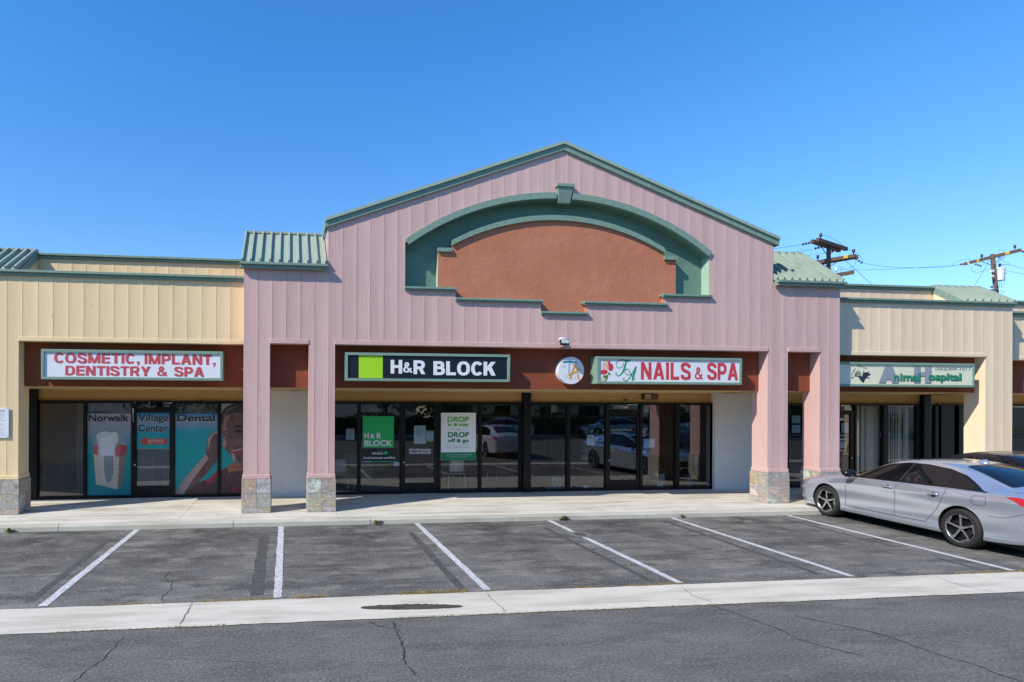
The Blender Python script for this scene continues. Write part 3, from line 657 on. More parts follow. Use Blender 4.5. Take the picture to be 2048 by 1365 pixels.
def eave(x0, x1, y, ztop, zbot, parent, nm='eave_trim', split=.55):
    """two-step painted metal cap: a proud lip over a plain board"""
    mb = MB(); h = ztop - zbot; zs = zbot + h * split
    mb.box(x0, x1, y - .035, y + .05, zbot, zs); mb.box(x0, x1, y - .085, y + .05, zs + .002, ztop)
    xs_ = x0 + 1.7
    while xs_ < x1 - .3: mb.box(xs_, xs_ + .05, y - .088, y + .04, zs + .004, ztop + .003); mb.box(xs_ + .02, xs_ + .055, y - .038, y + .04, zbot - .002, zs); xs_ += 3.05
    return mb.build(nm, GREEN, parent, bevel=.004)
eave(-1.05, .783, 12.60, 5.405, 5.285, pinkb); eave(11.365, 13.165, 12.60, 5.385, 5.265, pinkb)
# arched recess
RB = PKY + .28
mb = MB()
xs = [HX0 + (HX1 - HX0) * i / 48 for i in range(49)]
for a, b in zip(xs, xs[1:]):
    mb.poly([(a, RB, 4.4), (b, RB, 4.4), (b, RB, arch_o(b)), (a, RB, arch_o(a))])
    mb.poly([(a, PKY + .01, arch_o(a) - .13), (b, PKY + .01, arch_o(b) - .13), (b, RB, arch_o(b) - .13), (a, RB, arch_o(a) - .13)])
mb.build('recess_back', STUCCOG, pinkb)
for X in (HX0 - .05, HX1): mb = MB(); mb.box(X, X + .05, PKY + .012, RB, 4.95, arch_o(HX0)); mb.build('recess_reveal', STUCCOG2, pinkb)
mb = MB()
for (xa, xb) in ((HX0 - .0, 5.93), (6.32, HX1 + .03)):
    n = 30; px = [xa + (xb - xa) * i / n for i in range(n + 1)]
    for a, b in zip(px, px[1:]):
        def P(x, r):  # radial offset
            d = Vector((x - GC, arch_o(x) - 1.083)).normalized(); return GC + d.x * (6.127 - r), 1.083 + d.y * (6.127 - r)
        o0, o1, i0, i1 = P(a, 0), P(b, 0), P(a, .135), P(b, .135)
        vs = [(p[0], y, p[1]) for y in (PKY - .05, PKY + .03) for p in (i0, i1, o1, o0)]
        mb.mesh(vs, [(0, 1, 2, 3), (0, 4, 5, 1), (3, 2, 6, 7), (4, 7, 6, 5), (0, 3, 7, 4), (1, 5, 6, 2)])
mb.build('arch_trim', GREEN, pinkb)
# keystone
mb = MB(); mb.box(5.915, 6.335, PKY - .11, PKY + .02, 7.325, 7.405)
mb.mesh([(5.95, PKY - .085, 7.322), (6.305, PKY - .085, 7.322), (6.305, PKY + .06, 7.322), (5.95, PKY + .06, 7.322), (5.985, PKY - .02, 6.98), (6.27, PKY - .02, 6.98), (6.27, PKY + .06, 6.98), (5.985, PKY + .06, 6.98)],
        [(0, 1, 2, 3), (4, 7, 6, 5), (0, 4, 5, 1), (1, 5, 6, 2), (2, 6, 7, 3), (3, 7, 4, 0)])
mb.build('keystone', GREEN, pinkb, bevel=.01)
# orange panel inside
OY = PKY + .115; OX0, OX1 = 3.246, 8.944; EX0, EX1 = 3.56, 8.63
arch_i = lambda x: 1.485 + math.sqrt(max(0, 5.25 ** 2 - (x - GC) ** 2))
oz = lambda x: arch_i(x) - .05 if EX0 < x < EX1 else 5.87
def obot(x): return 4.98 if x < 3.62 or x > 8.57 else (4.76 if x < 5.60 or x > 6.68 else 4.51)
px = sorted(set([OX0, EX0, 3.62, 5.6, 6.68, 8.57, EX1, OX1] + [EX0 + (EX1 - EX0) * i / 40 for i in range(41)]))
mb = MB()
for a, b in zip(px, px[1:]):
    za, zb, la, lb = oz(a + 1e-5), oz(b - 1e-5), obot(a + 1e-5), obot(b - 1e-5)
    mb.poly([(a, OY, la), (b, OY, lb), (b, OY, zb), (a, OY, za)])
mb.build('stucco_panel', RUST, pinkb)
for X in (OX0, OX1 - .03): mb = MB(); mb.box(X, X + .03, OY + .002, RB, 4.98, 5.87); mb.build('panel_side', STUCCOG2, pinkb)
for a, b, z0_, z1_ in ((3.60, 3.62, 4.77, 4.98), (8.57, 8.59, 4.77, 4.98), (5.58, 5.60, 4.52, 4.765), (6.68, 6.70, 4.52, 4.765)): mb = MB(); mb.box(a, b, PKY + .012, OY - .001, z0_, z1_); mb.build('step_reveal', RUST, pinkb)
mb = MB()
pxs = [EX0 + (EX1 - EX0) * i / 40 for i in range(41)]
for a, b in zip(pxs, pxs[1:]):
    vs = [(x, y, z) for y in (OY - .06, OY + .16) for x, z in ((a, arch_i(a) - .115), (b, arch_i(b) - .115), (b, arch_i(b)), (a, arch_i(a)))]
    mb.mesh(vs, [(0, 1, 2, 3), (0, 4, 5, 1), (3, 2, 6, 7), (4, 7, 6, 5), (0, 3, 7, 4), (1, 5, 6, 2)])
mb.box(OX0 - .012, EX0 - .001, OY - .06, RB - .01, 5.815, 5.90); mb.box(EX1 + .001, OX1 + .012, OY - .06, RB - .01, 5.815, 5.90)
mb.build('inner_arch_trim', GREEN, pinkb)
def sill(x0, x1, zt, zb):
    mb = MB(); h = zt - zb
    mb.box(x0, x1, PKY - .075, OY + .03, zb + h * .42, zt); mb.box(x0 + .01, x1 - .01, PKY - .045, PKY + .02, zb, zb + h * .42 - .002); mb.build('sill_ledge', GREEN, pinkb, bevel=.005)
sill(2.465, 3.635, 4.998, 4.920); sill(3.605, 5.625, 4.782, 4.702); sill(5.58, 6.70, 4.527, 4.450); sill(6.60, 8.64, 4.780, 4.700); sill(8.515, 9.745, 4.996, 4.918)
# sign bands, soffits, bulkheads, party walls
BZ, SZ, HZ = 2.785, 2.745, 2.492
def band(x0, x1, y, parent, z=BZ, ztop=FZ + .15):
    mb = MB(); mb.box(x0, x1, y, y + .09, z, ztop); mb.build('sign_band', RUSTD, parent)
    mb = MB(); mb.mesh([(x0, y + .004, z - .004), (x1, y + .004, z - .004), (x1, SFY + .02, SZ), (x0, SFY + .02, SZ), (x0, y + .004, z + .05), (x1, y + .004, z + .05), (x1, SFY + .02, SZ + .1), (x0, SFY + .02, SZ + .1)],
        [(0, 3, 2, 1), (0, 1, 5, 4), (4, 5, 6, 7)]); mb.build('soffit', TANL, parent)
for a, b in ((-.43, .40), (.955, 11.24), (11.75, 12.62)): band(a, b, BDY, pinkb)
for a, b in cols_p: 
    mb = MB(); mb.box(a + .002, b - .002, PKY + .492, SFY, SZ + .02, SZ + .1); mb.build('soffit', TANL, pinkb)
def bulk(x0, x1, parent):
    mb = MB(); mb.box(x0, x1, SFY, SFY + .12, HZ, SZ + .08); mb.build('bulkhead', TAN, parent)
bulk(-.53, 13.13, pinkb)
mb = MB(); mb.box(-.53, .74, 14.85, 15.25, Z0, SZ + .03); mb.build('block_wall', BLOCKW, pinkb)
mb = MB(); mb.box(11.56, 13.0, 14.85, 15.25, Z0, SZ + .03); mb.build('block_wall', BLOCKW, pinkb)
# roof deck and rear walls keep the rooms dark
DECK = mat('flat_roof_gravel', (.25, .24, .22), .95, var=.2, vscale=5)
for nm, (a, b), par, yb in (('p', (XL, XR), pinkb, 13.1), ('l', (-14, XL), creamb, 13.42), ('r', (XR, 18.5), creamr, 13.42), ('f', (18.5, 30), farb, 13.8)):
    mb = MB(); mb.box(a + .002, b - .002, yb, 24.0, 3.25, 3.5); mb.build('roof_deck', DECK, par)
    mb = MB(); mb.box(a + .002, b - .002, 24.0, 24.2, 0, 4.6); mb.build('rear_wall', CREAM, par)
# cream wings
def cream_wing(parent, x0, x1, m, Y, BY, colspan, trim, ztop2, fz=3.72, y2=14.1, x2=None, endl=None, gap=None):
    mb = MB()
    def iv(x):
        lo = fz
        for a, b in colspan:
            if a <= x <= b: lo = .835
        return [(lo, trim[1] + .05)]
    cladding(mb, x0, x1, Y, iv, [c for ab in colspan for c in ab]); 
    xa, xb = x2 or (x0, x1)
    cladding(mb, xa, xb, y2, lambda x: [(4.6, ztop2 - .05)]); mb.build('wall_cladding', m, parent)
    mb = MB()
    edges = sorted(c for ab in colspan for c in ab)
    for a, b in colspan: mb.box(a, b, Y + .0135, Y + .50, .80, fz + .1)
    gaps = []; cur = x0
    for a, b in sorted(colspan):
        if a > cur: gaps.append((cur, a))
        cur = b
    if cur < x1: gaps.append((cur, x1))
    for a, b in gaps: mb.box(a, b, Y + .0135, BY - .001, fz, fz + .2)
    mb.box(xa, xb, y2 + .0135, y2 + .1, 3.5, ztop2 - .05); mb.build('wall_core', m, parent)
    mb = MB()
    for a, b in gaps: mb.box(a, b, Y - .012, Y + .02, fz - .002, fz + .085)
    mb.build('fascia_board', m, parent, bevel=.006)
    eave(x0 - (.0 if x0 > -12 else 0), x1, Y - .01, trim[0], trim[1], parent, 'parapet_trim')
    eave(xa, xb, y2, ztop2, ztop2 - .115, parent, 'parapet_trim')
    for a, b in gaps: band(a, b, BY, parent)
    for i, (a, b) in enumerate(colspan):
        stone_base(a, b, Y, Y + .50, parent, 80 + i + int(abs(x0)), top=.835)
        mb = MB(); mb.box(a - .016, b + .016, Y - .016, Y + .516, .838, .925); mb.build('column_skirt', m, parent, bevel=.008)
        mb = MB(); mb.box(a + .002, b - .002, Y + .502, SFY, SZ + .02, SZ + .1); mb.build('soffit', TANL, parent)
cream_wing(creamb, -14, XL - .002, CREAM, CRY, CBY, [(-6.55, -5.60)], (5.185, 5.07), 5.80)
bulk(-14, -.56, creamb)
cream_wing(creamr, XR + .002, 18.514, CREAM2, CRY, CBY, [(17.72, 18.514)], (5.105, 4.995), 5.63, fz=3.695, y2=13.85, x2=(XR, 18.5))
bulk(13.13, 18.5, creamr)
mb = MB(); mb.box(18.46, 18.514, CRY + .0135, SFY, 3.6, 4.98); mb.build('side_wall', CREAM2, creamr)
cream_wing(farb, 18.52, 30, CREAM2, 13.45, 13.71, [(26.5, 27.3)], (4.95, 4.83), 5.40, fz=3.67, y2=14.25, x2=(18.53, 30))
bulk(18.52, 30, farb)
# hoods over the cream corners, with their little cheek walls
def cheek(x, parent, m, ya=13.10, za=5.15, yb=14.08, zb=5.80):
    mb = MB(); mb.mesh([(x - .02, ya, za - .05), (x - .02, yb, za - .05), (x - .02, yb, zb - .05), (x + .02, ya, za - .05), (x + .02, yb, za - .05), (x + .02, yb, zb - .05)], [(0, 1, 2), (3, 5, 4), (0, 2, 5, 3), (1, 4, 5, 2)]); mb.build('cheek_wall', m, parent)
    mb = MB(); d = Vector((0, yb - ya, zb - za)); nrm = Vector((0, -d.z, d.y)).normalized(); vs = []
    for p in (Vector((0, ya, za)), Vector((0, yb, zb))):
        for h in (-.12, .03):
            for X in (x - .03, x + .035): q = p + nrm * h; vs.append((X, q.y, q.z))
    mb.mesh(vs, [(0, 1, 3, 2), (4, 6, 7, 5), (0, 4, 5, 1), (2, 3, 7, 6), (0, 2, 6, 4), (1, 5, 7, 3)]); mb.build('hood_trim', GREEN, parent)
hood(-14, -5.66, creamb, 13.02, 5.18, 14.1, 5.84, n=42); cheek(-5.66, creamb, CREAM)
hood(17.12, 18.55, creamr, 13.02, 5.10, 13.84, 5.63, n=6); cheek(17.14, creamr, CREAM2, 13.1, 5.10, 13.82, 5.60)

# a few dry leaves and scraps blown over the walkway
mb = MB(); rnd = random.Random(31)
for px, py in ((905, 1029), (925, 1034), (1180, 1012), (1260, 1018), (300, 1036), (720, 1036), (1450, 1010), (1010, 1040), (560, 1044), (130, 1040), (430, 1030), (1330, 1025)):
    x, y = ground(px, py, .118)
    for _ in range(rnd.randint(1, 3)):
        q = Vector((x + rnd.uniform(-.06, .06), y + rnd.uniform(-.05, .05), .119)); a = rnd.uniform(0, 6.3); u = Vector((math.cos(a), math.sin(a), 0)) * rnd.uniform(.012, .03); w = Vector((-u.y, u.x, .3 * u.length)) * .5
        mb.poly([q - u, q + w, q + u, q - w + Vector((0, 0, .004))])
tag(mb.build('leaf_litter', DRY), 'scattered dry leaf scraps lying on the concrete walkway', 'litter', kind='stuff')
# ------------------------------------------------------------------ shop interiors
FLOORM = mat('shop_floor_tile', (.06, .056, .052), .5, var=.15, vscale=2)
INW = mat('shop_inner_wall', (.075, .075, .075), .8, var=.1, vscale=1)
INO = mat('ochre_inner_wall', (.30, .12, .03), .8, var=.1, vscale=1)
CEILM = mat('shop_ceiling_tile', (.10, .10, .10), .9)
def room(x0, x1, parent, depth=6.0, right=None):
    mb = MB(); y0, y1 = SFY + .13, SFY + depth
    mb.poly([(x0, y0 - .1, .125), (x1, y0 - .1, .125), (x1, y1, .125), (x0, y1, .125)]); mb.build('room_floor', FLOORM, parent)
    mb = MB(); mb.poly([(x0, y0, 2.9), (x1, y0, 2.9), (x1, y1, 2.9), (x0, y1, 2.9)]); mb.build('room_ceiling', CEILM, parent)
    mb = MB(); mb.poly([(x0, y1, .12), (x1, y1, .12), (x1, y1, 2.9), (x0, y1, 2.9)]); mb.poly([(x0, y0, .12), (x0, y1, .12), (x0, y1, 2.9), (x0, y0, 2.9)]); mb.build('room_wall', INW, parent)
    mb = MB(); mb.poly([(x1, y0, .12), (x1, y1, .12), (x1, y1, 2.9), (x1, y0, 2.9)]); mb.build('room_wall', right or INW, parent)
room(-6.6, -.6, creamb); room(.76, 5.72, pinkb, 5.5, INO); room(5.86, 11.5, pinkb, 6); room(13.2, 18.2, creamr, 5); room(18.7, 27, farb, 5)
# ------------------------------------------------------------------ storefront glazing
def X_(px, py=900, Y=SFY): return at(px, py, Y)[0]
def glazing(parent, x0, x1, wins, doors, base=.165):
    """wins: (xl, xr) glass openings; doors: (leaf xl, xr, glass xl, xr, bottom rail z, top z, handle side)"""
    mb = MB(); y0, y1 = SFY - .055, SFY + .055
    mb.box(x0, x1, y0, y1, HZ - .045, HZ - .001)
    op = sorted([(a, b) for a, b in wins] + [(d[0], d[1]) for d in doors])
    cur = x0; dl = [(d[0], d[1]) for d in doors]
    for a, b in op:
        mb.box(cur, a, y0, y1, Z0 + .001, HZ - .046); cur = b
    mb.box(cur, x1, y0, y1, Z0 + .001, HZ - .046)
    for a, b in wins: mb.box(a, b, y0, y1, Z0 + .001, base)
    mb.build('storefront_frame', BLACKF, parent, bevel=.004)
    for a, b in wins:
        f = MB(); w = .022
        f.box(a, a + w, SFY - .035, SFY + .035, base + .001, HZ - .046); f.box(b - w, b, SFY - .035, SFY + .035, base + .001, HZ - .046)
        f.box(a + w, b - w, SFY - .035, SFY + .035, base + .001, base + w); f.box(a + w, b - w, SFY - .035, SFY + .035, HZ - .046 - w, HZ - .047)
        fo = f.build('window', BLACKF, parent)
        p = MB(); p.poly([(a + w, SFY, base + w), (b - w, SFY, base + w), (b - w, SFY, HZ - .046 - w), (a + w, SFY, HZ - .046 - w)]); p.build('pane', PANE, fo)
    for (a, b, ga, gb, zb, zt, hs) in doors:
        f = MB(); y0, y1 = SFY - .03, SFY + .025; top = HZ - .047
        tr = zt + .075  # head of the leaf
        f.box(a, ga, y0, y1, Z0 + .015, tr); f.box(gb, b, y0, y1, Z0 + .015, tr); f.box(ga, gb, y0, y1, Z0 + .015, zb); f.box(ga, gb, y0, y1, zt, tr)
        d = f.build('door', BLACKF, parent, bevel=.004)
        p = MB(); p.poly([(ga, SFY, zb), (gb, SFY, zb), (gb, SFY, zt), (ga, SFY, zt)]); p.build('pane', PANE, d)
        hx = ga - .035 if hs < 0 else gb + .035; h = MB()
        h.tube([(hx, SFY - .03, 1.05), (hx, SFY - .085, 1.06), (hx, SFY - .085, 1.30), (hx, SFY - .03, 1.31)], .011); h.build('handle', BLACKF if hs > -2 else CHROME, d)
        h = MB(); h.lathe([(.016, 0), (.016, -.012), (0, -.014)], (hx + (.0), SFY - .03, .93 if hs else 1.0), 'y'); h.build('lock', CHROME, d)
        if tr < top - .06:   # transom light over the leaf
            t = MB(); t.box(a, b, SFY - .05, SFY + .05, tr + .004, tr + .045); t.build('transom_bar', BLACKF, parent)
            p = MB(); p.poly([(a, SFY, tr + .046), (b, SFY, tr + .046), (b, SFY, top), (a, SFY, top)]); p.build('transom_pane', PANE, parent)
def zat(px, py): return at(px, py, SFY)[1]
# dental office
glazing(creamb, -5.98, -.56, [(X_(77), X_(169.2)), (X_(173.2), X_(264.5)), (X_(348.8), X_(437)), (X_(440.5), X_(534))], [(X_(268.5), X_(345.5), X_(273.7), X_(339.5), zat(300, 972), zat(300, 826), -1)])
mb = MB(); mb.box(-6.55, -5.985, SFY - .08, SFY + .1, Z0, SZ + .02); mb.build('black_return_wall', BLACKF, creamb)
# tax office and salon
glazing(pinkb, .75, X_(1043), [(X_(664), X_(715.8)), (X_(719.6), X_(800.8)), (X_(879.4), X_(957.5)), (X_(961.2), X_(1038.2))], [(X_(804.5), X_(876), X_(810), X_(868.5), zat(840, 966), zat(840, 811), -1)])
mb = MB(); mb.box(X_(1043), X_(1057.8), SFY - .14, SFY + .1, Z0, SZ + .01); mb.build('black_post', BLACKF, pinkb, bevel=.004)
glazing(pinkb, X_(1057.8), 11.56, [(X_(1059.5), X_(1132.5)), (X_(1138), X_(1210)), (X_(1282.3), X_(1349.3)), (X_(1356), X_(1424))], [(X_(1214.5), X_(1278), X_(1219), X_(1273), zat(1245, 960), zat(1245, 828.5), -1)])
# animal clinic
glazing(creamr, 13.15, X_(1838), [(X_(1575), X_(1640)), (X_(1710), X_(1763.5)), (X_(1772.5), X_(1830.5))], [(X_(1665), X_(1707), X_(1669), X_(1699), .35, zat(1690, 830), 1)])
mb = MB(); mb.box(X_(1838.5), X_(1851), SFY - .14, SFY + .1, Z0, SZ + .01); mb.build('black_post', BLACKF, creamr, bevel=.004)
glazing(creamr, X_(1851), 18.6, [(X_(1852.5), X_(1904)), (X_(1914), X_(1960))], [])
glazing(farb, 18.7, 27, [(18.8, 20.4), (20.5, 22.1), (22.2, 24.0), (24.1, 26)], [])
# ------------------------------------------------------------------ fittings
GRILL = mat('dark_lamp_baffle', (.03, .026, .02), .6)
def downlight(px, py, label, yy):
    x = at(px, py, yy)[0]; z = BZ + (SZ - BZ) * (yy - 12.97) / (15.02 - 12.97) - .006
    t = thing('ceiling_downlight', (x, yy, z), label, 'ceiling light', 'round recessed lights in the walkway soffit')
    mb = MB(); mb.lathe([(.13, .0), (.13, -.012), (.10, -.014), (.10, 0)], (x, yy, z)); mb.build('trim_ring', TANL, t)
    mb = MB(); mb.lathe([(.10, -.004), (0, -.003)], (x, yy, z)); mb.build('baffle', GRILL, t)
downlight(313, 779, 'round recessed light in the soffit above the dental office door', 14.5)
downlight(590, 781, 'round recessed light in the soffit between the two left pink columns', 14.4)
downlight(833, 784, 'round recessed light in the soffit above the tax office door', 14.4)
downlight(1073, 786, 'round recessed light in the soffit beside the black post', 14.3)
downlight(1708, 790, 'round recessed light in the soffit above the animal clinic door', 14.4)
downlight(1898, 791, 'round recessed light in the soffit at the right end of the animal clinic', 14.4)
# floodlight on the fascia
fx, fz_ = at(1129, 685, 12.5); t = thing('floodlight', (fx, PKY - .02, fz_ - .1), 'small black floodlight bracketed under the pink fascia above the round sign', 'floodlight')
ang = math.radians(-30)
def rot(p, c): y, z = p[1] - c[1], p[2] - c[2]; return (p[0], c[1] + y * math.cos(ang) - z * math.sin(ang), c[2] + y * math.sin(ang) + z * math.cos(ang))
c0 = (fx, 12.50, fz_)
def rbox(m, x0, x1, y0, y1, z0, z1):
    b = MB().box(x0, x1, y0, y1, z0, z1); m.mesh([rot(p, c0) for p in b.v], b.f)
m = MB(); rbox(m, fx - .10, fx + .10, 12.47, 12.53, fz_ - .065, fz_ + .065); m.build('housing', BLACKF, t, bevel=.006)
m = MB(); rbox(m, fx - .085, fx + .085, 12.462, 12.469, fz_ - .05, fz_ + .05); m.build('lens', mat('frosted_lamp_lens', (.42, .46, .44), .3), t)
m = MB(); m.box(fx - .05, fx + .03, 12.52, PKY - .012, fz_ + .04, fz_ + .115); m.build('sensor_box', WHITE, t, bevel=.004)
m = MB(); m.tube([(fx - .03, 12.5, fz_ - .05), (fx - .03, 12.5, fz_ - .11), (fx - .03, PKY - .01, fz_ - .115)], .008); m.tube([(fx + .03, 12.5, fz_ - .05), (fx + .03, 12.5, fz_ - .11), (fx + .03, PKY - .01, fz_ - .115)], .008); m.build('bracket', BLACKF, t)
# wall pack and dome camera on the bulkhead
x0, x1, z0, z1 = rect(1287, 787.5, 1314, 800, SFY - .1)
t = thing('wall_light', ((x0 + x1) / 2, SFY, z0), 'boxy bronze wall light with a square lens above the salon door', 'wall light')
m = MB(); m.box(x0, x1, SFY - .15, SFY - .001, z0, z1); m.build('housing', mat('bronze_lamp_housing', (.11, .065, .03), .45, .3, var=.2, vscale=20), t, bevel=.006)
m = MB(); m.box(x0 + .015, (x0 + x1) / 2 - .015, SFY - .158, SFY - .149, z0 + .015, z1 - .015); m.build('lens', mat('dusty_lamp_glass', (.33, .27, .17), .35), t)
cx_, cz_ = at(1250, 801, SFY)
t = thing('dome_camera', (cx_, SFY, cz_), 'small round dome camera fixed on the tan header above the salon door', 'security camera')
m = MB(); m.lathe([(.065, 0), (.062, -.03), (.045, -.035)], (cx_, SFY - .001, cz_), 'y'); m.build('housing', mat('beige_plastic', (.45, .33, .16), .5), t, smooth=False)
m = MB(); m.lathe([(.045, -.034), (.04, -.055), (.022, -.072), (0, -.078)], (cx_, SFY - .001, cz_), 'y'); m.build('dome', mat('smoked_dome', (.05, .055, .05), .1), t, smooth=True)
# ------------------------------------------------------------------ signs
REDT = mat('red_vinyl_lettering', (.62, .055, .07), .45); REDF = mat('faded_red_lettering', (.58, .075, .095), .5)
LIME = mat('lime_green_vinyl', (.40, .72, .02), .4); NAVYB = mat('near_black_navy_vinyl', (.012, .015, .024), .35, var=.2, vscale=8)
WHT = mat('white_vinyl', (.82, .82, .84), .4); EMER = mat('emerald_lettering', (.0, .30, .14), .4); EMERD = mat('dark_emerald_edge', (.006, .10, .06), .5)
FRAMEG = mat('sage_green_sign_frame', (.22, .335, .26), .5, var=.10, vscale=10)
CREAMF = mat('cream_sign_face', (.82, .80, .58), .4, var=.04, vscale=3); SILV = mat('silver_grey_letter', (.30, .33, .38), .4, var=.1, vscale=20); SILVD = mat('dark_letter_edge', (.13, .14, .15), .5); BLUEI = mat('violet_blue_ink', (.07, .09, .30), .5)
def sign_box(name, x0, x1, z0, z1, yf, yb, face, label, fw=.055):
    t = thing(name, ((x0 + x1) / 2, yf, z0), label, 'sign', 'framed shop signs on the rust band')
    m = MB(); m.box(x0, x1, yf, yb, z0, z0 + fw); m.box(x0, x1, yf, yb, z1 - fw, z1); m.box(x0, x0 + fw, yf, yb, z0 + fw, z1 - fw); m.box(x1 - fw, x1, yf, yb, z0 + fw, z1 - fw)
    m.build('frame', FRAMEG, t, bevel=.005)
    m = MB(); m.box(x0 + fw - .003, x1 - fw + .003, yf + .03, yb - .01, z0 + fw - .003, z1 - fw + .003); m.build('face', face, t)
    return t
# dental sign
yf = 12.99; s1 = sign_box('shop_sign', -5.135, -1.442, 2.925, 3.552, yf, CBY - .002, WHITE, 'long white sign with two rows of faded red capitals, over the dental office')
m = MB(); q = yf + .028
for k_, (b_, xa_, xb_, ya_, yb_) in enumerate((('COSMETIC', 108.3, 270, 707.2, 727.2), (',', 273.5, 280, 707.6, 727.6), ('IMPLANT', 289, 423.7, 709.2, 729.4), (',', 426, 432, 710.2, 730.2), ('DENTISTRY', 130.6, 301, 732.6, 752.0), ('&', 314.2, 335.6, 733.6, 753.0), ('SPA', 348.7, 408, 734.4, 753.8))):
    if k_: m.build('lettering', REDF, s1); m = MB()
    block_text(m, b_, xa_, xb_, ya_, yb_, q, .235, .085, .15)
m.build('lettering', REDF, s1)
# tax office sign
yf = 12.655; s2 = sign_box('shop_sign', 1.18, 4.868, 2.935, 3.545, yf, BDY - .002, NAVYB, 'black sign with a lime green square and bold white capitals')
q = yf + .028; m = MB(); x0, x1, z0, z1 = rect(717.6, 710, 765.4, 756.5, q); m.box(x0, x1, q - .001, q + .02, z0, z1); m.build('green_square', LIME, s2)
m = MB(); block_text(m, 'H', 781.2, 804.5, 720.3, 747.6, q, .25); m.build('lettering', WHT, s2); m = MB(); block_text(m, '&', 806, 825.3, 725.5, 745.8, q, .23); m.build('lettering', WHT, s2); m = MB(); block_text(m, 'R', 827, 850.5, 721.2, 748.8, q, .25); m.build('lettering', WHT, s2); m = MB(); block_text(m, 'BLOCK', 866.8, 991.5, 723.5, 751.2, q, .25, .075); m.build('lettering', WHT, s2)
# nail salon sign
s3 = sign_box('shop_sign', 6.932, 10.532, 2.915, 3.535, yf, BDY - .002, WHITE, 'white sign with red capitals, green script initials and a rose picture, over the nail salon')
m = MB(); block_text(m, 'NAILS', 1281.8, 1381.4, 725.5, 760, q, .225, .12); m.build('lettering', REDT, s3); m = MB(); block_text(m, '&', 1389.6, 1406.3, 735, 759.8, q, .2); m.build('lettering', REDT, s3); m = MB(); block_text(m, 'SPA', 1414.5, 1475.8, 726.5, 760.4, q, .225, .08); m.build('lettering', REDT, s3)
def zp(l, q_, sc, ox, oy): return [at(ox + x / sc, oy + y / sc, q_) for x, y in l]
Z10 = (10.24, 1100, 680)
m = MB()
stroke(m, zp([(1640, 420), (1590, 440), (1500, 415), (1430, 420), (1375, 455), (1355, 520), (1385, 570), (1440, 575), (1490, 530), (1505, 470)], q, *Z10), [.035, .04, .032, .02, .016, .014, .014, .016, .014, .012], q)
stroke(m, zp([(1560, 430), (1540, 520), (1500, 640), (1460, 700), (1400, 740), (1355, 725), (1350, 690), (1372, 690)], q - .0006, *Z10), [.03, .045, .04, .03, .02, .018, .018, .03], q - .0006)
stroke(m, zp([(1520, 785), (1505, 810), (1530, 840), (1590, 825), (1650, 750), (1720, 620), (1765, 540), (1740, 640), (1700, 770), (1690, 840)], q - .0012, *Z10), [.03, .018, .016, .018, .02, .018, .014, .045, .05, .03], q - .0012)
stroke(m, zp([(1690, 690), (1620, 720), (1560, 700), (1535, 640), (1560, 600), (1620, 630), (1680, 740), (1725, 810), (1745, 790)], q - .0018, *Z10), [.012, .014, .014, .016, .018, .016, .02, .016, .012], q - .0018)
m.build('script_lettering', EMER, s3)
m = MB(); blob(m, zp([(1120, 420), (1080, 470), (1065, 540), (1075, 600), (1130, 640), (1180, 620), (1225, 560), (1200, 480), (1160, 425)], q, *Z10), q); blob(m, zp([(1060, 790), (1090, 740), (1130, 730), (1170, 760), (1150, 840), (1050, 840)], q, *Z10), q); m.build('hand_picture', mat('printed_skin_tone', (.72, .55, .42), .5, var=.2, vscale=25), s3)
m = MB(); q2 = q - .0008
blob(m, zp([(1040, 660), (1060, 620), (1110, 615), (1165, 625), (1180, 660), (1150, 700), (1100, 715), (1050, 695)], q2, *Z10), q2); blob(m, zp([(1200, 560), (1190, 500), (1230, 480), (1270, 495), (1300, 560), (1280, 620), (1240, 640), (1200, 610)], q2, *Z10), q2); blob(m, zp([(1180, 460), (1220, 430), (1235, 470), (1200, 485)], q2, *Z10), q2)
stroke(m, zp([(1090, 490), (1140, 520), (1190, 560)], q2, *Z10), .008, q2)
m.build('rose_picture', mat('printed_rose_red', (.62, .04, .06), .5, var=.45, vscale=40), s3)
m = MB(); blob(m, zp([(1085, 730), (1120, 740), (1130, 780), (1100, 780)], q2, *Z10), q2); blob(m, zp([(1180, 690), (1205, 660), (1230, 690), (1238, 730), (1200, 720)], q2, *Z10), q2); blob(m, zp([(1120, 740), (1180, 720), (1190, 770), (1160, 830), (1125, 845), (1140, 790)], q2, *Z10), q2); m.build('leaf_picture', mat('printed_leaf_green', (.10, .22, .05), .5, var=.4, vscale=40), s3)
# round sign
yc = BDY - .16; rcx, rcz = at(1142.3, 741.3, yc); rr = at(1168, 741, yc)[0] - rcx
t = thing('round_sign', (rcx, yc, rcz - rr), 'round white disc sign with a turquoise T and an orange A on the rust band', 'sign')
m = MB(); m.lathe([(rr, .158), (rr, .0), (0, .0)], (rcx, yc, rcz), 'y', 56); m.build('disc', WHITE, t)
q = yc - .003; m = MB(); stroke(m, zp([(265, 455), (330, 452), (400, 448), (470, 452), (550, 470)], q, *Z10), [.045, .05, .045, .045, .03], q); m.build('letter_bar', mat('teal_paint', (.02, .23, .36), .5), t)
m = MB(); stroke(m, zp([(398, 470), (392, 560), (388, 680)], q - .001, *Z10), .032, q - .001); m.build('letter_stem', mat('sky_blue_paint', (.22, .52, .68), .5), t)
m = MB(); stroke(m, zp([(412, 800), (450, 660), (515, 510)], q - .003, *Z10), .036, q - .003); stroke(m, zp([(515, 510), (560, 640), (590, 830)], q - .004, *Z10), [.036, .034, .03], q - .004); stroke(m, zp([(370, 715), (480, 670), (605, 610)], q - .005, *Z10), .034, q - .005); m.build('orange_letter', mat('orange_paint', (.78, .36, .05), .5), t)
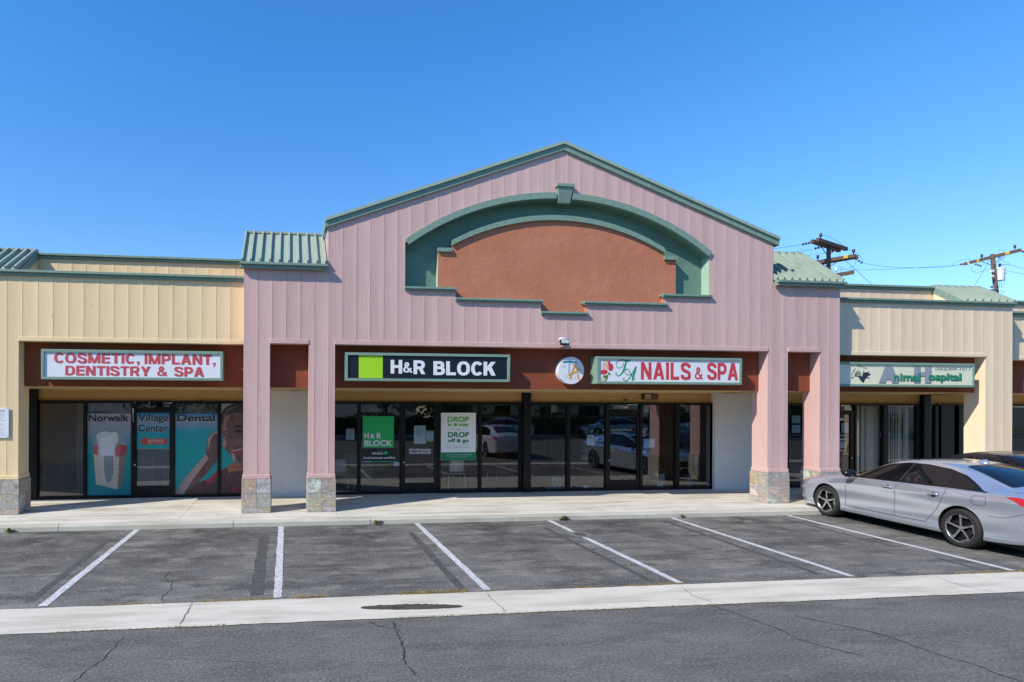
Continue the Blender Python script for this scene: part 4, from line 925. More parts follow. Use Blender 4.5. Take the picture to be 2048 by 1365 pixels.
m = MB(); px_text(m, 'SALON', 1100 + 275 / 10.24, 1100 + 590 / 10.24, 680 + 705 / 10.24, 680 + 815 / 10.24, q + .001); px_text(m, 'Hair', 1100 + 235 / 10.24, 1100 + 345 / 10.24, 680 + 500 / 10.24, 680 + 580 / 10.24, q + .001); m.build('faded_lettering', mat('faded_grey_lettering', (.60, .63, .65), .6), t)
# animal clinic sign
yf = 12.99; s4 = sign_box('shop_sign', 13.16, 17.308, 2.912, 3.514, yf, CBY - .002, CREAMF, 'pale cream sign with big silver initials, green lettering and an animal emblem')
q = yf + .028; ZA = (7.314, 1680, 720)
def pz(m, body, x0, x1, y0, y1, yq, **kw): px_text(m, body, 1680 + x0 / 7.314, 1680 + x1 / 7.314, 720 + y0 / 7.314, 720 + y1 / 7.314, yq, **kw)
def pb(m, ch, x0, x1, y0, y1, yq, t): block_text(m, ch, 1680 + x0 / 7.314, 1680 + x1 / 7.314, 720 + y0 / 7.314, 720 + y1 / 7.314, yq, t)
m = MB(); pb(m, 'A', 568, 866, 104, 350, q - .001, .27); m.build('big_initial_edge', SILVD, s4); m = MB(); pb(m, 'H', 1090, 1338, 104, 350, q - .001, .29); m.build('big_initial_edge', SILVD, s4)
m = MB(); pb(m, 'A', 572, 860, 94, 334, q - .004, .27); m.build('big_initial', SILV, s4); m = MB(); pb(m, 'H', 1085, 1330, 94, 334, q - .004, .29); m.build('big_initial', SILV, s4)
for a_ in (('nimal', 790, 1180, 200, 318), ('ospital', 1300, 1780, 200, 340)): m = MB(); pz(m, *a_, q - .008, bold=.036, space=1.0); m.build('lettering_edge', EMERD, s4)
for a_ in (('nimal', 786, 1172, 192, 306), ('ospital', 1294, 1770, 192, 328)): m = MB(); pz(m, *a_, q - .012, bold=.05, space=1.0); m.build('lettering', mat('clinic_green_lettering', (.01, .29, .15), .45), s4)
m = MB(); pz(m, '(562)409-1011', 1396, 1898, 118, 168, q - .001, bold=.012, space=1.1); m.build('phone_number', BLUEI, s4)
m = MB(); blob(m, zp([(345, 335), (300, 300), (282, 262), (320, 240), (335, 205), (345, 155), (358, 185), (395, 182), (440, 205), (445, 225), (405, 240), (400, 250), (432, 268), (425, 275), (395, 268), (365, 290)], q - .001, *ZA), q - .001)
blob(m, zp([(215, 240), (235, 175), (265, 185), (250, 150), (285, 170), (310, 200), (315, 240), (290, 258), (250, 245)], q - .001, *ZA), q - .001); m.build('animal_emblem', mat('emblem_navy', (.018, .026, .05), .5), s4)
m = MB(); stroke(m, zp([(232, 190), (262, 205), (300, 215)], q - .002, *ZA), .012, q - .002); stroke(m, zp([(228, 222), (260, 228), (305, 225), (322, 238)], q - .002, *ZA), .012, q - .002); stroke(m, zp([(262, 160), (285, 195), (318, 232), (325, 252)], q - .0025, *ZA), .012, q - .0025); m.build('emblem_lines', CREAMF, s4)
m = MB()
for ch, (ax, ay, ad) in zip('AfterHours', [(185, 262, 80), (180, 218, 68), (188, 185, 58), (200, 155, 50), (222, 132, 40), (278, 92, -6), (318, 94, -16), (355, 108, -32), (388, 130, -45), (420, 172, -62)]):
    vs, fs = glyphs(ch, .01); w0, w1 = min(v[0] for v in vs), max(v[0] for v in vs); cxp, czp = at(1680 + ax / 7.314, 720 + ay / 7.314, q - .001); sc_ = .105 if ch in 'AH' else .10; a = math.radians(ad)
    m.mesh([(cxp + ((x - (w0 + w1) / 2) * math.cos(a) - (y - .3) * math.sin(a)) * sc_, q - .001, czp + ((x - (w0 + w1) / 2) * math.sin(a) + (y - .3) * math.cos(a)) * sc_) for x, y in vs], fs)
m.build('arched_lettering', EMERD, s4)
# white notice board on the cream column at the left edge
q = CRY - .03; x0, x1, z0, z1 = rect(-38, 816, 17.5, 876.5, q)
t = thing('notice_board', ((x0 + x1) / 2, q, z0), 'white notice sign with small print screwed to the cream column at the left edge', 'notice')
m = MB(); m.box(x0, x1, q, q + .012, z0, z1); m.build('board', WHITE, t, bevel=.003)
m = MB(); px_text(m, 'Private Property', -32, 10, 820, 824.5, q - .002, bold=.01); m.build('heading', mat('faded_red_print', (.55, .16, .18), .6), t)
m = MB(); rnd = random.Random(9)
for i, yy in enumerate([827, 830, 833.5, 837, 840.5, 848, 853, 857, 861, 865, 869]): px_text(m, ['unauthorized vehicles will be', 'towed away at the owners', 'expense at all times', 'customers only while', 'on the premises'][i % 5], -33, 12 - rnd.uniform(0, 9), yy, yy + 1.9, q - .002)
m.build('small_print', GREYINK, t)
m = MB()
for X in (x0 + .02, x1 - .02):
    for Z in (z0 + .02, z1 - .02): m.lathe([(.009, 0), (.006, -.006), (0, -.007)], (X, q, Z), 'y', 10)
m.build('screw', BLACKF, t)
# ------------------------------------------------------------------ posters, notices and blinds behind the glass
PY = SFY + .016; TY = SFY + .011
def sheet(label, px0, py0, px1, py1, m, cat='notice', name='paper_notice', group=None, Y=None, tilt=0):
    x0, x1, z0, z1 = rect(px0, py0, px1, py1, Y or PY)
    t = thing(name, ((x0 + x1) / 2, Y or PY, z0), label, cat, group)
    mb = MB(); y = Y or PY; mb.box(x0, x1, y, y + .002, z0, z1); mb.build('sheet', m, t)
    return t
def words(t, lines, m, name='lettering', Y=None, **kw):
    for (body, a, b, c, d) in lines: mb = MB(); px_text(mb, body, a, c, b, d, Y or TY, **kw); r = mb.build(name, m, t)
    return r
def Zm(sc, ox, oy): return lambda x, y: (ox + x / sc, oy + y / sc)
def zl(f, lines): return [(b, *f(x0, y0), *f(x1, y1)) for b, x0, y0, x1, y1 in lines]
PG = mat('poster_green', (.01, .46, .13), .5); PGD = mat('poster_deep_green', (.005, .22, .09), .5); PGL = mat('poster_leaf_green', (.10, .45, .06), .5)
GRAYW = mat('poster_white', (.92, .92, .93), .5); LGREY = mat('printed_light_grey', (.45, .47, .50), .6); SKYB = mat('sticker_sky_blue', (.35, .58, .78), .5); REDS = mat('sticker_red', (.62, .08, .08), .5); BLUS = mat('sticker_royal_blue', (.06, .16, .45), .5)
POSB = mat('poster_black', (.012, .012, .018), .4)
f = Zm(6.824, 670, 800)
def smallprint(t, px0, py0, px1, py1, n, m=GREYINK, seed=0, Y=None, texts=('please call for an appointment', 'masks required in the office', 'thank you for your patience', 'open monday to friday', 'we are here to help')):
    rnd = random.Random(seed); mb = MB()
    for i in range(n):
        y = py0 + (py1 - py0) * (i + .2) / n; px_text(mb, texts[i % len(texts)], px0, px1 - rnd.uniform(0, .35) * (px1 - px0), y, y + (py1 - py0) / n * .55, Y or TY)
    mb.build('small_print', m, t)
t = sheet('small white printed notice on the first pane of the tax office', 692, 857.9, 709, 880.3, PAPER); smallprint(t, 693.5, 859.5, 707.5, 879, 8, INK, 1)
PY, TY = SFY - .004, SFY - .010
t = sheet('square green poster with big white letters inside the tax office window', 725.2, 833, 787.7, 896, PG, 'poster', 'window_poster')
words(t, zl(f, [('H', 400, 452, 462, 530), ('&', 482, 466, 540, 530), ('R', 568, 452, 632, 530), ('BLOCK', 400, 553, 775, 632)]), WHT, bold=.05)
t = sheet('black poster with white lettering and a green hexagon under the green square poster', 722.8, 897.5, 796, 924.8, POSB, 'poster', 'window_poster')
words(t, zl(f, [('Advisors', 500, 712, 655, 747), ('Small business certified.', 388, 775, 825, 806)]), WHT, bold=.025)
words(t, zl(f, [('Block', 590, 697, 655, 711)]), PG, 'green_lettering')
mb = MB(); fill(mb, [at(*f(692 + 28 * math.cos(a * PI / 3), 725 + 28 * math.sin(a * PI / 3)), TY) for a in range(6)][::-1], TY); mb.build('hexagon', PG, t)
mb = MB(); fill(mb, [at(*f(*p), TY) for p in [(362, 846), (500, 846), (500, 838), (362, 838)]], TY); mb.build('blue_stripe', SKYB, t); mb = MB(); fill(mb, [at(*f(*p), TY) for p in [(501, 846), (855, 846), (855, 838), (501, 838)]], TY); mb.build('green_stripe', PG, t)
sheet('blank pale sticker at the lower right of the black poster', 787, 924.8, 799, 932.3, LGREY, 'sticker', 'window_sticker', Y=PY - .004)
PY, TY = SFY + .016, SFY + .011
t = sheet('white door notice with green heading on the tax office door', 827.8, 851.7, 851.3, 888, PAPER, 'notice')
smallprint(t, 832, 857, 847, 867.5, 4, PGD, 3, texts=('Helping', 'you stay on', 'your filing', 'issue'))
mb = MB(); stroke(mb, [at(*f(1158 + 27 * math.cos(a), 487 + 13 * math.sin(a)), TY) for a in [i * PI / 6 for i in range(13)]], .006, TY, n=2); mb.build('oval_mark', PGD, t)
t2 = sheet('green bordered small notice right of the white door notice', 851.7, 861, 867.8, 884, mat('notice_light_green', (.30, .55, .28), .6), 'notice'); x0, x1, z0, z1 = rect(853, 864, 866.5, 881.5, TY)
mb = MB(); mb.box(x0, x1, TY + .002, TY + .004, z0, z1); mb.build('white_field', PAPER, t2); smallprint(t2, 855, 865.5, 864.5, 880.5, 8, GREYINK, 4)
mb = MB(); 
for (b, a_, c_, d_, e_) in zl(f, [('DROP OFFS AVAILABLE', 1010, 668, 1307, 700), ('WALK INS WELCOME', 1013, 707, 1307, 740)]): px_text(mb, b, a_, d_, c_, e_, SFY - .002, bold=.03)
tag(mb.build('door_lettering', WHT), 'two lines of white capitals on the glass of the tax office door', 'lettering')
f = Zm(6.823, 800, 800)
PY, TY = SFY - .004, SFY - .010
t = sheet('tall white poster with green words and a green footer in the tax office window', 881.8, 826, 951.7, 921, GRAYW, 'poster', 'window_poster')
x0, x1, z0, z1 = rect(882.3, 905, 951.5, 921.3, TY); mb = MB(); mb.box(x0, x1, TY + .003, TY + .0045, z0, z1); mb.build('footer', PGD, t)
words(t, zl(f, [('DROP', 650, 230, 940, 303), ('in & stay', 653, 314, 937, 375)]), PGL, 'light_green_lettering', bold=.045)
words(t, zl(f, [('DROP', 655, 440, 942, 513), ('off & go', 655, 530, 940, 597), ('OR', 778, 396, 820, 415)]), PGD, 'dark_green_lettering', bold=.045)
words(t, zl(f, [("Either way, we'll get you every", 650, 618, 945, 637), ('credit and deduction you deserve.', 630, 645, 965, 664)]), GREYINK, 'small_print')
words(t, zl(f, [('Ask us about drop off options to get started', 635, 742, 968, 754), ('No appointment needed. Available at participating offices.', 635, 766, 968, 774), ('Restrictions may apply.', 712, 780, 890, 787)]), GRAYW, 'footer_print')
mb = MB()
for a, b in ((660, 760), (840, 930)): fill(mb, [at(*f(*p), TY) for p in [(a, 407), (b, 407), (b, 404), (a, 404)]], TY)
mb.build('thin_rule', LGREY, t)
PY, TY = SFY + .016, SFY + .011
# unlit OPEN sign hanging in the tax office
f = Zm(6.824, 670, 800); t = sheet('unlit hanging open sign with cords behind the tax office glass', 741, 816, 769.6, 827.2, mat('unlit_neon_panel', (.05, .06, .07), .4), 'sign', 'open_sign', Y=SFY + .12)
words(t, zl(f, [('OPEN', 495, 115, 675, 178)]), mat('unlit_neon_tube', (.16, .18, .20), .4), Y=SFY + .115)
mb = MB(); P = lambda x, y: (lambda q: (q[0], SFY + .12, q[1]))(at(*f(x, y), SFY + .12))
mb.tube([P(400, 50), P(460, 170)], .004, 5); mb.tube([P(775, 55), P(700, 195)], .004, 5); mb.tube([P(775, 55), P(830, 230), P(870, 450), P(880, 560)], .005, 5); mb.build('cord', mat('grey_cord', (.4, .38, .4), .6), t)
# salon notices
f = Zm(6.5, 1050, 790); g = Zm(5.936, 1270, 780)
t = sheet('white price notice left of the salon door', 1173.8, 870, 1189.2, 891.3, PAPER); smallprint(t, 1175.5, 872, 1187.5, 890, 9, GREYINK, 6)
t = sheet('blue and white card between the price notice and the salon door', 1190.2, 870, 1209, 885.7, PAPER); x0, x1, z0, z1 = rect(1190.4, 870.2, 1208.8, 874.5, TY); mb = MB(); mb.box(x0, x1, TY + .002, TY + .004, z0, z1); x0, x1, z0, z1 = rect(1190.4, 883.2, 1208.8, 885.6, TY); mb.box(x0, x1, TY + .002, TY + .004, z0, z1); mb.build('blue_border', BLUS, t)
mb = MB(); blob(mb, [at(*f(970 + 28 * math.cos(a * PI / 4), 577 + 20 * math.sin(a * PI / 4)), TY) for a in range(8)], TY); mb.build('blue_mark', mat('printed_mid_blue', (.10, .32, .62), .5), t)
t = sheet('blue framed licence certificate right of the salon door', 1287, 878, 1310, 895.8, SKYB); x0, x1, z0, z1 = rect(1289.5, 881, 1307.5, 893.5, TY); mb = MB(); mb.box(x0, x1, TY + .002, TY + .004, z0, z1); mb.build('white_field', mat('pale_blue_paper', (.62, .74, .78), .7), t); smallprint(t, 1291, 882, 1306, 893, 6, GREYINK, 8)
t = sheet('small red and white sticker above the blue licence certificate', 1285.2, 862.5, 1291, 873.2, PAPER, 'sticker', 'window_sticker'); x0, x1, z0, z1 = rect(1286, 865, 1290.2, 872, TY); mb = MB(); mb.box(x0, x1, TY + .002, TY + .004, z0, z1); mb.build('red_field', REDS, t)
def alarm(px0, py0, px1, py1, label):
    t = sheet(label, px0, py0, px1, py1, PAPER, 'sticker', 'window_sticker', 'alarm stickers on the salon glass'); h = (py1 - py0)
    x0, x1, z0, z1 = rect(px0 + .2, py0 + .2, px1 - .2, py0 + h * .22, TY); mb = MB(); mb.box(x0, x1, TY + .002, TY + .004, z0, z1); mb.build('blue_border', BLUS, t)
    x0, x1, z0, z1 = rect(px0 + .2, py1 - h * .22, px1 - .2, py1 - .2, TY); mb = MB(); mb.box(x0, x1, TY + .002, TY + .004, z0, z1); mb.build('red_border', REDS, t)
    words(t, [('ADT', px0 + 1.4, py0 + h * .3, px1 - 1.4, py1 - h * .3)], BLUS, bold=.03)
alarm(1283.5, 901, 1292.4, 907, 'small blue and red edged sticker below the licence certificate')
alarm(1093.5, 974.6, 1102.6, 980.3, 'small blue and red edged sticker at the bottom of the first salon pane')
alarm(1414, 967.8, 1423, 973, 'small blue and red edged sticker at the bottom of the last salon pane')
sheet('plain light blue sticker at the bottom of the pane left of the salon door', 1167, 970.8, 1177.4, 979, SKYB, 'sticker', 'window_sticker'); sheet('plain light blue sticker at the bottom of the pane right of the salon door', 1316, 968.7, 1325.6, 975.5, SKYB, 'sticker', 'window_sticker')
def strips(px, lab):
    t = thing('hanging_paper', (at(px, 820, SFY + .06)[0], SFY + .06, 2.2), lab, 'paper')
    for a in (0, 5.6):
        x0, x1, z0, z1 = rect(px + a, 809, px + a + 4.6, 826 - a * .1, SFY + .06); mb = MB(); mb.box(x0, x1, SFY + .06, SFY + .062, z0, z1); mb.build('strip', mat('cream_paper', (.62, .64, .55), .8), t)
strips(1102.3, 'pair of pale paper strips hanging at the top of the first salon pane'); strips(1288.5, 'pair of pale paper strips hanging just right of the salon door')
t = sheet('white street number 11268 above the salon door with a pale patch beside it', 1226, 810.5, 1243.8, 818, mat('faded_patch', (.42, .43, .44), .6), 'number', 'street_number'); words(t, [('11268', 1238.3, 811.8, 1256, 818)], WHT, Y=SFY - .003, bold=.02)
# clinic notices
f = Zm(5.46, 1660, 710)
t = thing('street_number', (at(1680, 839, SFY)[0], SFY, 2.1), 'white street number on the clinic door, partly hidden by the pink column', 'number'); words(t, [('11266', 1667, 836, 1688.4, 842)], WHT, Y=SFY - .004, bold=.03)
t = sheet('white letter taped to the clinic door', 1683, 846.3, 1697, 865.8, PAPER); smallprint(t, 1684.5, 848, 1695.5, 864.5, 9, GREYINK, 12)
mb = MB(); 
for b, x0, y0, x1, y1 in [('Animal Hospital', 1665, 869.8, 1694.5, 873.8), ('HOURS', 1679.5, 877, 1696.2, 881), ('562-409-1011', 1666, 900, 1694.5, 903.3)]: px_text(mb, b, x0, x1, y0, y1, SFY - .004, bold=.02)
tag(mb.build('door_lettering', WHT), 'white opening-hours lettering on the clinic door', 'lettering')
for i, (ya, yb, lb) in enumerate([(884, 890.5, 'upper of two white hour cards with red print on the clinic door'), (891.3, 897, 'lower of two white hour cards with red print on the clinic door')]):
    t = sheet(lb, 1670, ya, 1694.7, yb, PAPER); words(t, [(['8:00 AM - 12PM', '4:00 PM - 12AM'][i], 1671.5, ya + 1.4, 1693.5, yb - 1.4)], REDS, bold=.03)
for i, (ya, yb, lb) in enumerate([(831.8, 847, 'upper of two white notices behind the gap between the right pink columns'), (850.3, 866, 'lower of two white notices behind the gap between the right pink columns')]):
    t = sheet(lb, 1583.7, ya, 1600.7, yb, PAPER); smallprint(t, 1586, ya + 1.5, 1598.5, yb - 2, 6, INK, 20 + i)
for px, lb in ((1760, 'small white sticker on the right edge of the clinic blinds window'), (1774, 'small white sticker on the left edge of the second clinic blinds window')):
    t = sheet(lb, px, 866.5, px + 6, 873.8, PAPER, 'sticker', 'window_sticker'); mb = MB(); c = at(px + 3, 870, TY); mb.lathe([(.018, 0), (0, -.001)], (c[0], TY, c[1]), 'y', 10); mb.build('dot', INK, t)
# ---- dental posters
def grad(name, stops):
    k = NT(name); k.b.inputs['Roughness'].default_value = .5; g = k.n('NewGeometry'); sp = k.n('SeparateXYZ'); k.l(g.outputs['Position'], sp.inputs[0])
    v = k.coord(); nz = k.noise(v, 1.6, 4, .6); ad = k.n('Math', operation='MULTIPLY_ADD'); k.l(nz, ad.inputs[0]); ad.inputs[1].default_value = .35; k.l(sp.outputs[2], ad.inputs[2])
    mr = k.n('MapRange'); k.l(ad.outputs[0], mr.inputs[0]); mr.inputs[1].default_value = .3; mr.inputs[2].default_value = 2.6
    k.base(k.ramp(mr.outputs[0], stops)); return k.m
TEAL = grad('poster_sea_teal', [(.0, (.0, .21, .27)), (.42, (.0, .28, .29)), (.56, (.04, .30, .35)), (.70, (.27, .31, .42)), (.95, (.37, .37, .42))])
TEAL2 = grad('poster_sea_blue', [(.0, (.0, .26, .29)), (.5, (.0, .32, .31)), (.70, (.01, .30, .40)), (.80, (.24, .30, .46)), (.9, (.015, .22, .46))])
PY, TY = SFY - .004, SFY - .010     # vinyl on the outer face of the dental glass
f = Zm(6.2045, 60, 780)
t = sheet('window poster of a tooth implant cut open in pink gum and bone', 173.9, 827.5, 264, 991.5, TEAL, 'poster', 'window_poster')
def lay(nm, pts, m, k, smooth=True):
    y = TY + .004 - k * .0006; mb = MB(); q = [at(*f(*p), y) for p in pts]; (blob if smooth else fill)(mb, q, y); return mb.build(nm, m, t)
lay('glow', [(985 + 205 * math.cos(a * PI / 8), 670 + 200 * math.sin(a * PI / 8)) for a in range(16)], mat('printed_halo', (.23, .31, .37), .5), 0)
BONE = mat('printed_bone', (.56, .48, .38), .6, var=.55, vscale=45); BONED = mat('printed_bone_dark', (.22, .18, .15), .6, var=.3, vscale=45); GUM = mat('printed_gum_red', (.50, .11, .12), .5, var=.2, vscale=8); GUMD = mat('printed_gum_dark', (.32, .06, .07), .5)
lay('bone_picture', [(788, 795), (1110, 820), (1085, 1240), (820, 1172)], BONE, 1, False); lay('bone_shadow', [(1110, 820), (1196, 795), (1150, 1170), (1085, 1240)], BONED, 1, False)
lay('gum_picture', [(780, 690), (830, 682), (870, 760), (872, 818), (790, 800)], GUM, 2, False); lay('gum_picture', [(1092, 678), (1128, 712), (1115, 832), (1030, 825), (1050, 750)], GUM, 2, False); lay('gum_shadow', [(1092, 678), (1208, 690), (1196, 798), (1115, 832), (1128, 712)], GUMD, 1.5, False)
lay('socket_picture', [(855, 720), (872, 950), (905, 1110), (955, 1172), (1005, 1120), (1035, 980), (1048, 740)], mat('printed_socket', (.60, .54, .47), .5), 3)
TOOTH = mat('printed_tooth_grey', (.58, .62, .66), .5, var=.1, vscale=10)
lay('tooth_picture', [(828, 570), (865, 532), (935, 517), (1000, 530), (1060, 522), (1090, 560), (1093, 630), (1052, 730), (1035, 820), (920, 822), (875, 790), (842, 680)], TOOTH, 4); lay('tooth_core', [(885, 605), (950, 580), (1020, 600), (1030, 800), (1010, 820), (920, 820), (880, 790)], mat('printed_tooth_pale', (.66, .70, .75), .5), 5)
lay('implant_picture', [(918, 820), (1036, 820), (1032, 1040), (1003, 1125), (962, 1162), (938, 1120), (920, 1000)], mat('printed_implant_grey', (.30, .31, .35), .4), 6, False)
y = TY - .0004; mb = MB()
for i in range(10): yy = 900 + i * 25; w = 58 - max(0, i - 5) * 7; stroke(mb, [at(*f(978 - w, yy), y), at(*f(978, yy + 12), y), at(*f(978 + w, yy - 4), y)], .011, y, n=3)
mb.build('implant_thread', mat('printed_thread_dark', (.07, .07, .09), .5), t)
words(t, zl(f, [('Norwalk', 727, 306, 1222, 392)]), INK, Y=TY - .001, bold=.03)
f = Zm(6.204, 260, 780)
t = sheet('blue and teal poster with black words and a red arrow on the dental office door', 273.9, 826.6, 339.3, 897.7, TEAL2, 'poster', 'window_poster')
words(t, zl(f, [('Village', 112, 312, 486, 422), ('Center', 112, 440, 478, 526)]), mat('printed_white_edge', (.55, .57, .6), .5), 'lettering_edge', Y=TY + .001, bold=.03)
words(t, zl(f, [('Village', 106, 306, 482, 418), ('Center', 106, 436, 472, 522)]), INK, Y=TY - .001, bold=.025)
mb = MB(); fill(mb, [at(*f(*p), TY) for p in [(120, 642), (186, 572), (186, 606), (463, 606), (463, 676), (186, 676), (186, 706)]], TY); mb.build('red_arrow', mat('printed_arrow_red', (.45, .07, .06), .5), t)
words(t, zl(f, [('ENTRANCE', 222, 615, 415, 648), ('Please Use Other Door', 224, 652, 425, 666)]), mat('printed_pink', (.72, .48, .45), .5), 'arrow_lettering', Y=TY - .001, bold=.02)
t = sheet('poster of a raised arm against teal water in the dental window', 349.3, 828, 436.8, 990, TEAL2, 'poster', 'window_poster')
SKINP = mat('printed_skin_light', (.38, .27, .25), .5, var=.35, vscale=3); SKIND = mat('printed_skin_shade', (.135, .072, .064), .5, var=.5, vscale=2.6); SHIRT = mat('printed_dark_shirt', (.10, .04, .045), .5, var=.6, vscale=14); REDP = mat('printed_shirt_red', (.36, .03, .05), .5, var=.3, vscale=20)
words(t, zl(f, [('Dental', 592, 313, 1060, 398)]), mat('printed_white_edge', (.55, .57, .6), .5), 'lettering_edge', Y=TY + .001, bold=.04)
words(t, zl(f, [('Dental', 588, 308, 1054, 393)]), INK, Y=TY - .001, bold=.04)
lay('shirt_picture', [(690, 1300), (840, 1150), (930, 1118), (985, 1150), (1040, 1075), (1094, 1000), (1094, 1300)], SHIRT, 1, False); lay('shirt_highlight', [(930, 1120), (1000, 1095), (1050, 1030), (1090, 985), (1090, 1040), (1010, 1160), (960, 1160)], REDP, 2, False)
lay('arm_picture', [(568, 1303), (572, 1265), (700, 1065), (850, 905), (940, 800), (952, 640), (985, 560), (1040, 512), (1096, 500), (1096, 840), (1060, 900), (960, 1030), (840, 1155), (690, 1303)], SKIND, 3, False)
lay('arm_highlight', [(568, 1303), (572, 1265), (700, 1065), (850, 905), (940, 800), (975, 850), (880, 980), (780, 1110), (660, 1303)], SKINP, 4, False); lay('hand_highlight', [(962, 640), (985, 570), (1040, 515), (1096, 503), (1096, 540), (1050, 550), (1010, 600), (985, 680), (965, 760)], SKINP, 4, False)
t = sheet('poster of a smiling face with dark hair in the last dental window', 440.8, 805, 533, 990, TEAL2, 'poster', 'window_poster')
lay('pale_backdrop', [(1120, 156), (1680, 156), (1680, 420), (1120, 420)], mat('printed_mauve', (.36, .31, .34), .5), 0, False)
lay('hair_picture', [(1124, 420), (1130, 330), (1160, 245), (1230, 190), (1320, 170), (1420, 165), (1560, 200), (1660, 330), (1660, 900), (1400, 900)], mat('printed_black_hair', (.035, .03, .035), .5, var=.4, vscale=20), 1)
lay('face_picture', [(1124, 440), (1150, 340), (1260, 290), (1420, 300), (1560, 420), (1560, 760), (1440, 880), (1330, 880), (1265, 830), (1200, 760), (1160, 710), (1142, 660), (1168, 600), (1135, 540), (1126, 480)], SKIND, 2); lay('cheek_highlight', [(1130, 480), (1150, 350), (1200, 320), (1240, 330), (1200, 430), (1210, 520), (1195, 600), (1170, 640), (1150, 600)], mat('printed_skin_mid', (.24, .145, .13), .5), 3); lay('nose_highlight', [(1145, 660), (1170, 615), (1195, 640), (1190, 700), (1165, 710)], SKINP, 4); lay('neck_highlight', [(1258, 790), (1290, 800), (1310, 850), (1300, 890), (1275, 870)], SKINP, 4)
lay('eye_picture', [(1290, 520), (1330, 500), (1390, 508), (1400, 524), (1340, 533)], INK, 4); lay('brow_picture', [(1270, 470), (1330, 440), (1405, 450), (1405, 466), (1330, 462)], INK, 4); lay('eye_picture', [(1150, 560), (1180, 548), (1200, 556), (1178, 570)], INK, 4); lay('brow_picture', [(1136, 530), (1175, 515), (1210, 520), (1180, 530)], INK, 4)
lay('mouth_picture', [(1240, 752), (1320, 735), (1410, 712), (1412, 745), (1320, 785), (1262, 780)], GUMD, 4); lay('teeth_picture', [(1256, 755), (1330, 740), (1405, 722), (1404, 734), (1320, 758), (1270, 763)], mat('printed_teeth_grey', (.34, .30, .29), .5), 5)
lay('cheek_shade', [(1215, 640), (1300, 600), (1400, 620), (1420, 690), (1300, 700), (1230, 720)], mat('printed_skin_warm', (.19, .10, .088), .5, var=.15, vscale=6), 3); lay('jaw_shade', [(1330, 880), (1440, 880), (1560, 760), (1560, 900), (1420, 930)], mat('printed_skin_deep', (.10, .05, .048), .5), 3.5)
lay('hair_strand', [(1128, 420), (1150, 320), (1230, 230), (1330, 200), (1330, 215), (1240, 255), (1170, 340), (1140, 430)], mat('printed_hair_sheen', (.12, .09, .09), .5), 3)
lay('clothing_picture', [(1122, 1010), (1200, 960), (1290, 905), (1400, 900), (1680, 960), (1680, 1300), (1122, 1300)], SHIRT, 3, False); lay('knit_highlight', [(1200, 960), (1290, 900), (1390, 910), (1400, 1000), (1300, 1010), (1220, 1030)], mat('printed_knit_orange', (.30, .12, .07), .5, var=.7, vscale=50), 4, False); lay('red_flower', [(1255, 1265), (1300, 1210), (1335, 1215), (1300, 1270)], REDP, 4)
PY, TY = SFY + .016, SFY + .011
# street number strip on the dental frame
mb = MB()
for i, ch in enumerate('11272'): px_text(mb, ch, 264.6, 267.6, 817 + i * 5.4, 821.5 + i * 5.4, SFY - .06, bold=.02)
tag(mb.build('street_number', LGREY), 'grey street number set upright on the frame beside the dental door', 'number')
# ---- blinds
SLAT = mat('grey_blind_slat', (.34, .35, .37), .5, var=.08, vscale=3)
def blind(px0, px1, pytop, pybot, label, Y=SFY + .07):
    x0, x1, z0, z1 = rect(px0, pytop, px1, pybot, Y)
    t = thing('window_blind', ((x0 + x1) / 2, Y, z0), label, 'blind', 'horizontal blinds in the dental office')
    mb = MB(); mb.box(x0, x1, Y - .015, Y + .015, z1 - .03, z1); mb.build('headrail', PAPER, t)
    mb = MB(); n = int((z1 - z0 - .04) / .026)
    for i in range(n): z = z0 + .01 + i * .026; mb.poly([(x0, Y - .011, z), (x1, Y - .011, z), (x1, Y + .011, z + .022), (x0, Y + .011, z + .022)])
    mb.build('slats', SLAT, t)
    mb = MB()
    for u in (.14, .5, .86): X = x0 + (x1 - x0) * u; mb.box(X - .002, X + .002, Y - .014, Y - .012, z0, z1)
    mb.build('ladder_cord', PAPER, t)
blind(78.5, 168, 804, 991, 'full-length grey blind in the leftmost dental window'); blind(174.5, 263.5, 804, 829, 'short grey blind above the tooth poster'); blind(350, 436, 804, 830, 'short grey blind above the raised arm poster'); blind(274, 339.5, 897, 971, 'grey blind in the lower half of the dental door')
VSL = mat('pale_vertical_slat', (.80, .77, .64), .6, var=.06, vscale=3)
VSL2 = mat('shaded_vertical_slat', (.56, .55, .48), .6, var=.06, vscale=3)  # darker copy of the pale slat, shade put into its colour
def vblind(px0, px1, label, n, seed):
    x0, x1, z0, z1 = rect(px0, 809, px1, 965, SFY + .1); rnd = random.Random(seed); Y = SFY + .12
    t = thing('vertical_blind', ((x0 + x1) / 2, Y, z0), label, 'blind', 'vertical blinds in the animal clinic')
    mb = MB(); mb.box(x0, x1, Y - .02, Y + .02, z1 - .04, z1); mb.build('headrail', PAPER, t)
    fr = [.04, .15, .30, .42, .52, .63, .74, .86, .96] if seed == 1 else [.04, .12, .2, .27, .36, .47, .56, .63, .72, .82, .93]
    for i, u in enumerate(fr):
        x = x0 + (x1 - x0) * u; a = ([-.5, .45, -.4, .52, -.55, -.45, -.5, -.4, .4] if seed == 1 else [.35, .42, .5, .3, .4, -.1, .35, .45, -.2, .4, .35])[i]; w = .048; dx, dy = w * math.cos(a), w * math.sin(a); mb = MB()
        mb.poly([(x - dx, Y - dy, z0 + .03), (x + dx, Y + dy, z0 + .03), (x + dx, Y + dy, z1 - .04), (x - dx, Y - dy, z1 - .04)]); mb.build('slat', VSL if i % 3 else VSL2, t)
vblind(1711, 1763, 'partly open pale vertical blind left of the clinic mullion', 8, 1); vblind(1773, 1830, 'pale vertical blind right of the clinic mullion', 9, 5)
